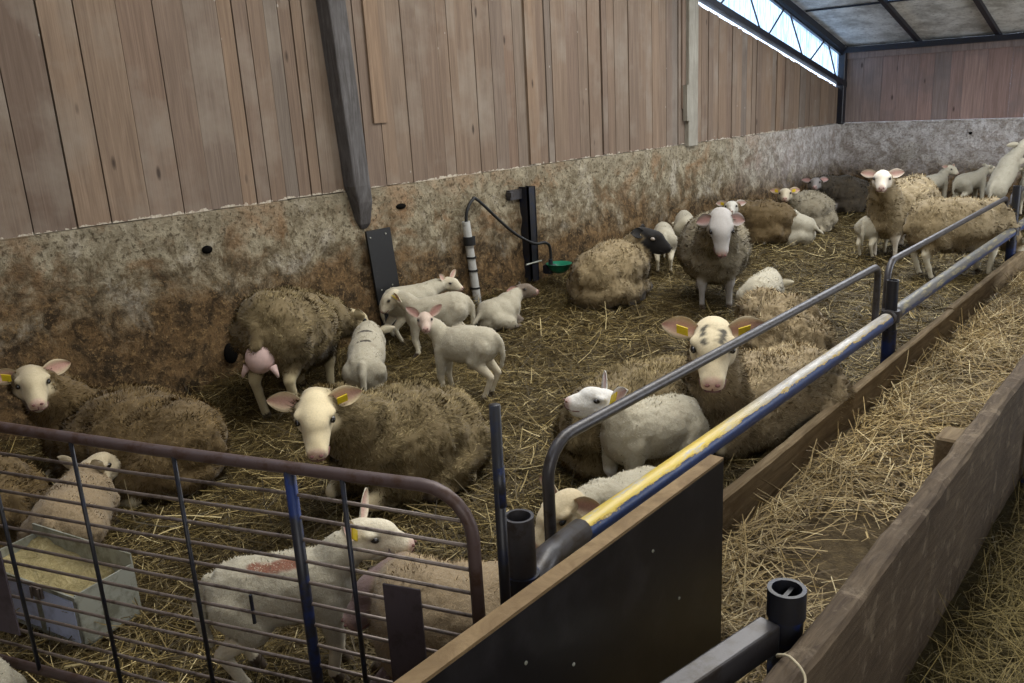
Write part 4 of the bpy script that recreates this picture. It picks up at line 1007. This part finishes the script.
EW = 'ewes in the straw pen'; LB = 'lambs in the straw pen'
def go(kind, key, look, pose, s, label, wool, **kw):
    R, Ch, Hd = P_[key]; kw.setdefault('group', EW if kind == 'ewe' else LB)
    if isinstance(look, tuple) and look[0] == 'cam': look = tocam(Hd, *look[1:])
    elif look[0] == 'fwd': look = ahead(R, Ch, *look[1:])
    return sheep(kind, R, Ch, Hd, look, pose, s, label, wool, seed=sum(map(ord, key)) % 97, **kw)
def flecks(R, Ch, Hd, lf, ls, lu, f2, s2):
    g = random.Random(4); return [(tuple(Hd+lf*g.uniform(-.03, .09)+ls*g.uniform(-.05, .05)+lu*.080), g.uniform(.015, .022), (74, 70, 60)) for _ in range(30)]
def scuff(R, Ch, Hd, lf, ls, lu, f2, s2):
    g = random.Random(2); return [(tuple(R.lerp(Ch, u)+Vector((0, 0, .100))-s2*w_*.8), r_*1.25, (136, 92, 74)) for u, w_, r_ in ((.25, .05, .022), (.38, .065, .026), (.52, .062, .026), (.66, .05, .028), (.78, .06, .02))]
def dye(R, Ch, Hd, lf, ls, lu, f2, s2):
    return [(tuple(R.lerp(Ch, u)+Vector((0, 0, .105))+s2*w_), .02, (62, 56, 50)) for u in (.35, .7) for w_ in (-.06, -.035, -.01, .015, .04)]
go('ewe', 'E1', ('cam', -.25), 'lie', 1.0, 'brown ewe lying by the wall behind the gate with her cream face to the camera', 'brown', tagc=(0,), face=(196, 182, 150), hs=.95)
go('ewe', 'E2', ('fwd', -.3), 'lie', 1.0, 'brown ewe at the left edge behind the gate, only her rump in view', 'brown')
go('lamb', 'L3', ('fwd', .1, -.5), 'stand', 1.45, 'cream lamb seen from behind with raised head, right behind the metal trough', 'lambtan', ears='up', earw=.75, tagc=(), face=(190, 176, 146))
go('ewe', 'E4', ('fwd', -.5, -.5), 'stand', 1.0, 'shaggy ewe standing with her rear and pink udder toward the camera', 'tan', udder=True, face=(186, 172, 136), fat=1.02)
go('lamb', 'L5', ('fwd', -.9), 'stand', 1.15, 'cream lamb seen from behind at the shaggy ewe, dark marks on its back', 'lamb', tagc=(), mark=dye)
go('ewe', 'E6', ('cam', -.55, -.1), 'lie', 1.05, 'large round ewe lying in the middle foreground, cream face with pink nose', 'tan', tagc=(1,), face=(222, 206, 168))
go('lamb', 'L7', ('cam', -.15), 'stand', 1.02, 'white lamb standing side-on looking at the camera, pink ears raised', 'lamb', fat=1.15, legcol=(200, 190, 166), ears='up', tagc=(), face=(196, 176, 160))
go('lamb', 'L8', ('fwd', -.9, .2), 'stand', 1.1, 'white lamb with a yellow ear tag sniffing at the black rubber panel', 'lamb', tagc=(0, 1), ears='down')
go('lamb', 'L9', ('cam', -.2, .95), 'stand', 1.05, 'white lamb by the wall looking right beside the white pipe', 'lamb', ears='up', tagc=())
go('lamb', 'L10', ('cam', .05, 1.2), 'lie', 1.15, 'grey-faced lamb lying below the green bowl', 'lamb', ears='back', tagc=(), face=(120, 108, 96))
go('ewe', 'E11', ('cam', -.35, 1.35), 'lie', 1.0, 'brown woolled ewe with a black head lying against the wall', 'golden', face=(20, 19, 20), headdark=True, hs=1.15, ears='back', tagc=(), legcol=(60, 54, 48))
go('lamb', 'L12', ('fwd', -1.3), 'stand', 1.15, 'white lamb standing tail-on between the black-headed ewe and another lamb', 'lamb', tagc=())
go('lamb', 'L13', ('fwd', -1.3), 'stand', 1.15, 'white lamb standing tail-on half behind the grey ewe', 'lamb', tagc=())
go('ewe', 'E14', ('cam', -1.4, .1), 'stand', 1.08, 'greyish ewe standing mid-pen head-on with her face lowered', 'grey', face=(170, 166, 162), fat=1.1, ears='down', earw=.75, hs=1.12, tagc=())
go('lamb', 'L15', ('fwd', -.8), 'stand', 1.3, 'white lamb tail-on behind the big curly ewes in the middle of the pen', 'lamb', tagc=())
go('ewe', 'E16', ('cam', -.1), 'lie', .92, 'brown ewe lying far back with a white face beside the standing grey ewe', 'brown', tagc=(0,), face=(206, 202, 190))
go('ewe', 'E17', ('cam', -.1), 'lie', .92, 'grey ewe lying far back with both tagged ears spread', 'grey', tagc=(0, 1), face=(186, 174, 148))
go('lamb', 'L18', ('fwd', -.3), 'lie', 1.2, 'white lamb curled up against the chest of the ewe with two tags', 'lamb', tagc=())
go('ewe', 'E19', ('cam', -.1), 'lie', .95, 'dark woolled ewe lying in the far corner with a pale face', 'dark', tagc=(), face=(140, 134, 130))
go('ewe', 'E20', ('cam', -.25), 'stand', 1.06, 'ewe standing at the back facing the camera with a clean white face', 'golden', tagc=(), face=(224, 214, 196), fat=1.05)
go('lamb', 'L21', ('fwd', -.3), 'stand', 1.15, 'white lamb mostly hidden beneath the white-faced standing ewe', 'lamb', tagc=())
go('lamb', 'L22', ('cam', -.4, 1.0), 'stand', 1.1, 'white lamb at the back with only its head showing past the standing ewe', 'lamb', tagc=())
go('lamb', 'L23', ('fwd', -.4, -.3), 'stand', 1.15, 'white lamb walking right beside the far wall, above the grazing ewe', 'lamb', tagc=())
go('lamb', 'L24', ('fwd', .5), 'rear', 1.35, 'white lamb rearing up by the far wall with its back to the camera', 'lamb', tagc=(), mark=dye)
go('lamb', 'L25', ('fwd', 0), 'stand', 1.1, 'white lamb cut off by the right edge of the picture at the far wall', 'lamb', tagc=())
go('ewe', 'E26', ('fwd', -1.2), 'stand', 1.0, 'golden woolled ewe side-on behind the second barrier, head down at the feed', 'golden', tagc=())
go('ewe', 'E27', ('cam', -.45), 'lie', 1.08, 'big ewe behind the blue barrier staring at the camera with dark flecks on her brow', 'cream', mark=flecks, hs=1.2, earw=.98, face=(206, 192, 160), tagc=(0, 1))
go('ewe', 'E28', ('fwd', -.9), 'lie', 1.0, 'curly cream ewe lying just behind the big staring ewe', 'cream', tagc=(), hs=.85, ears='down', lump=2.2)
go('ewe', 'E29', ('fwd', -.5), 'lie', 1.0, 'brown ewe lying behind the white lamb at the barrier, head turned away', 'tan', tagc=(), hs=.9)
go('lamb', 'L30', ('cam', .25, -1.25), 'stand', 1.35, 'large white lamb standing at the barrier in front of the brown ewe, looking left', 'lamb', tagc=(1,), ears='up', face=(222, 220, 214))
go('lamb', 'L31', ('cam', -.5, -.9), 'lie', 1.1, 'cream lamb resting its head at the near end of the blue barrier', 'lamb', tagc=(), face=(206, 190, 156), hs=1.3)
go('lamb', 'L32', ('cam', -.1, 1.25), 'stand', 1.15, 'big white lamb behind the gate with a red scuff on its back, looking right', 'lamb', tagc=(0,), ears='up', face=(216, 206, 182), mark=scuff, fat=.95, hs=1.08)
go('lamb', 'L33', ('cam', -.5, -1.3), 'lie', 1.9, 'tan lamb with a dusky grey head lying behind the gate plate', 'lambtan', tagc=(), face=(120, 100, 96), hs=.75, ears='back')
go('lamb', 'L34', ('fwd', 0), 'lie', 1.0, 'cream lamb barely showing at the bottom left corner below the trough', 'lamb', tagc=())
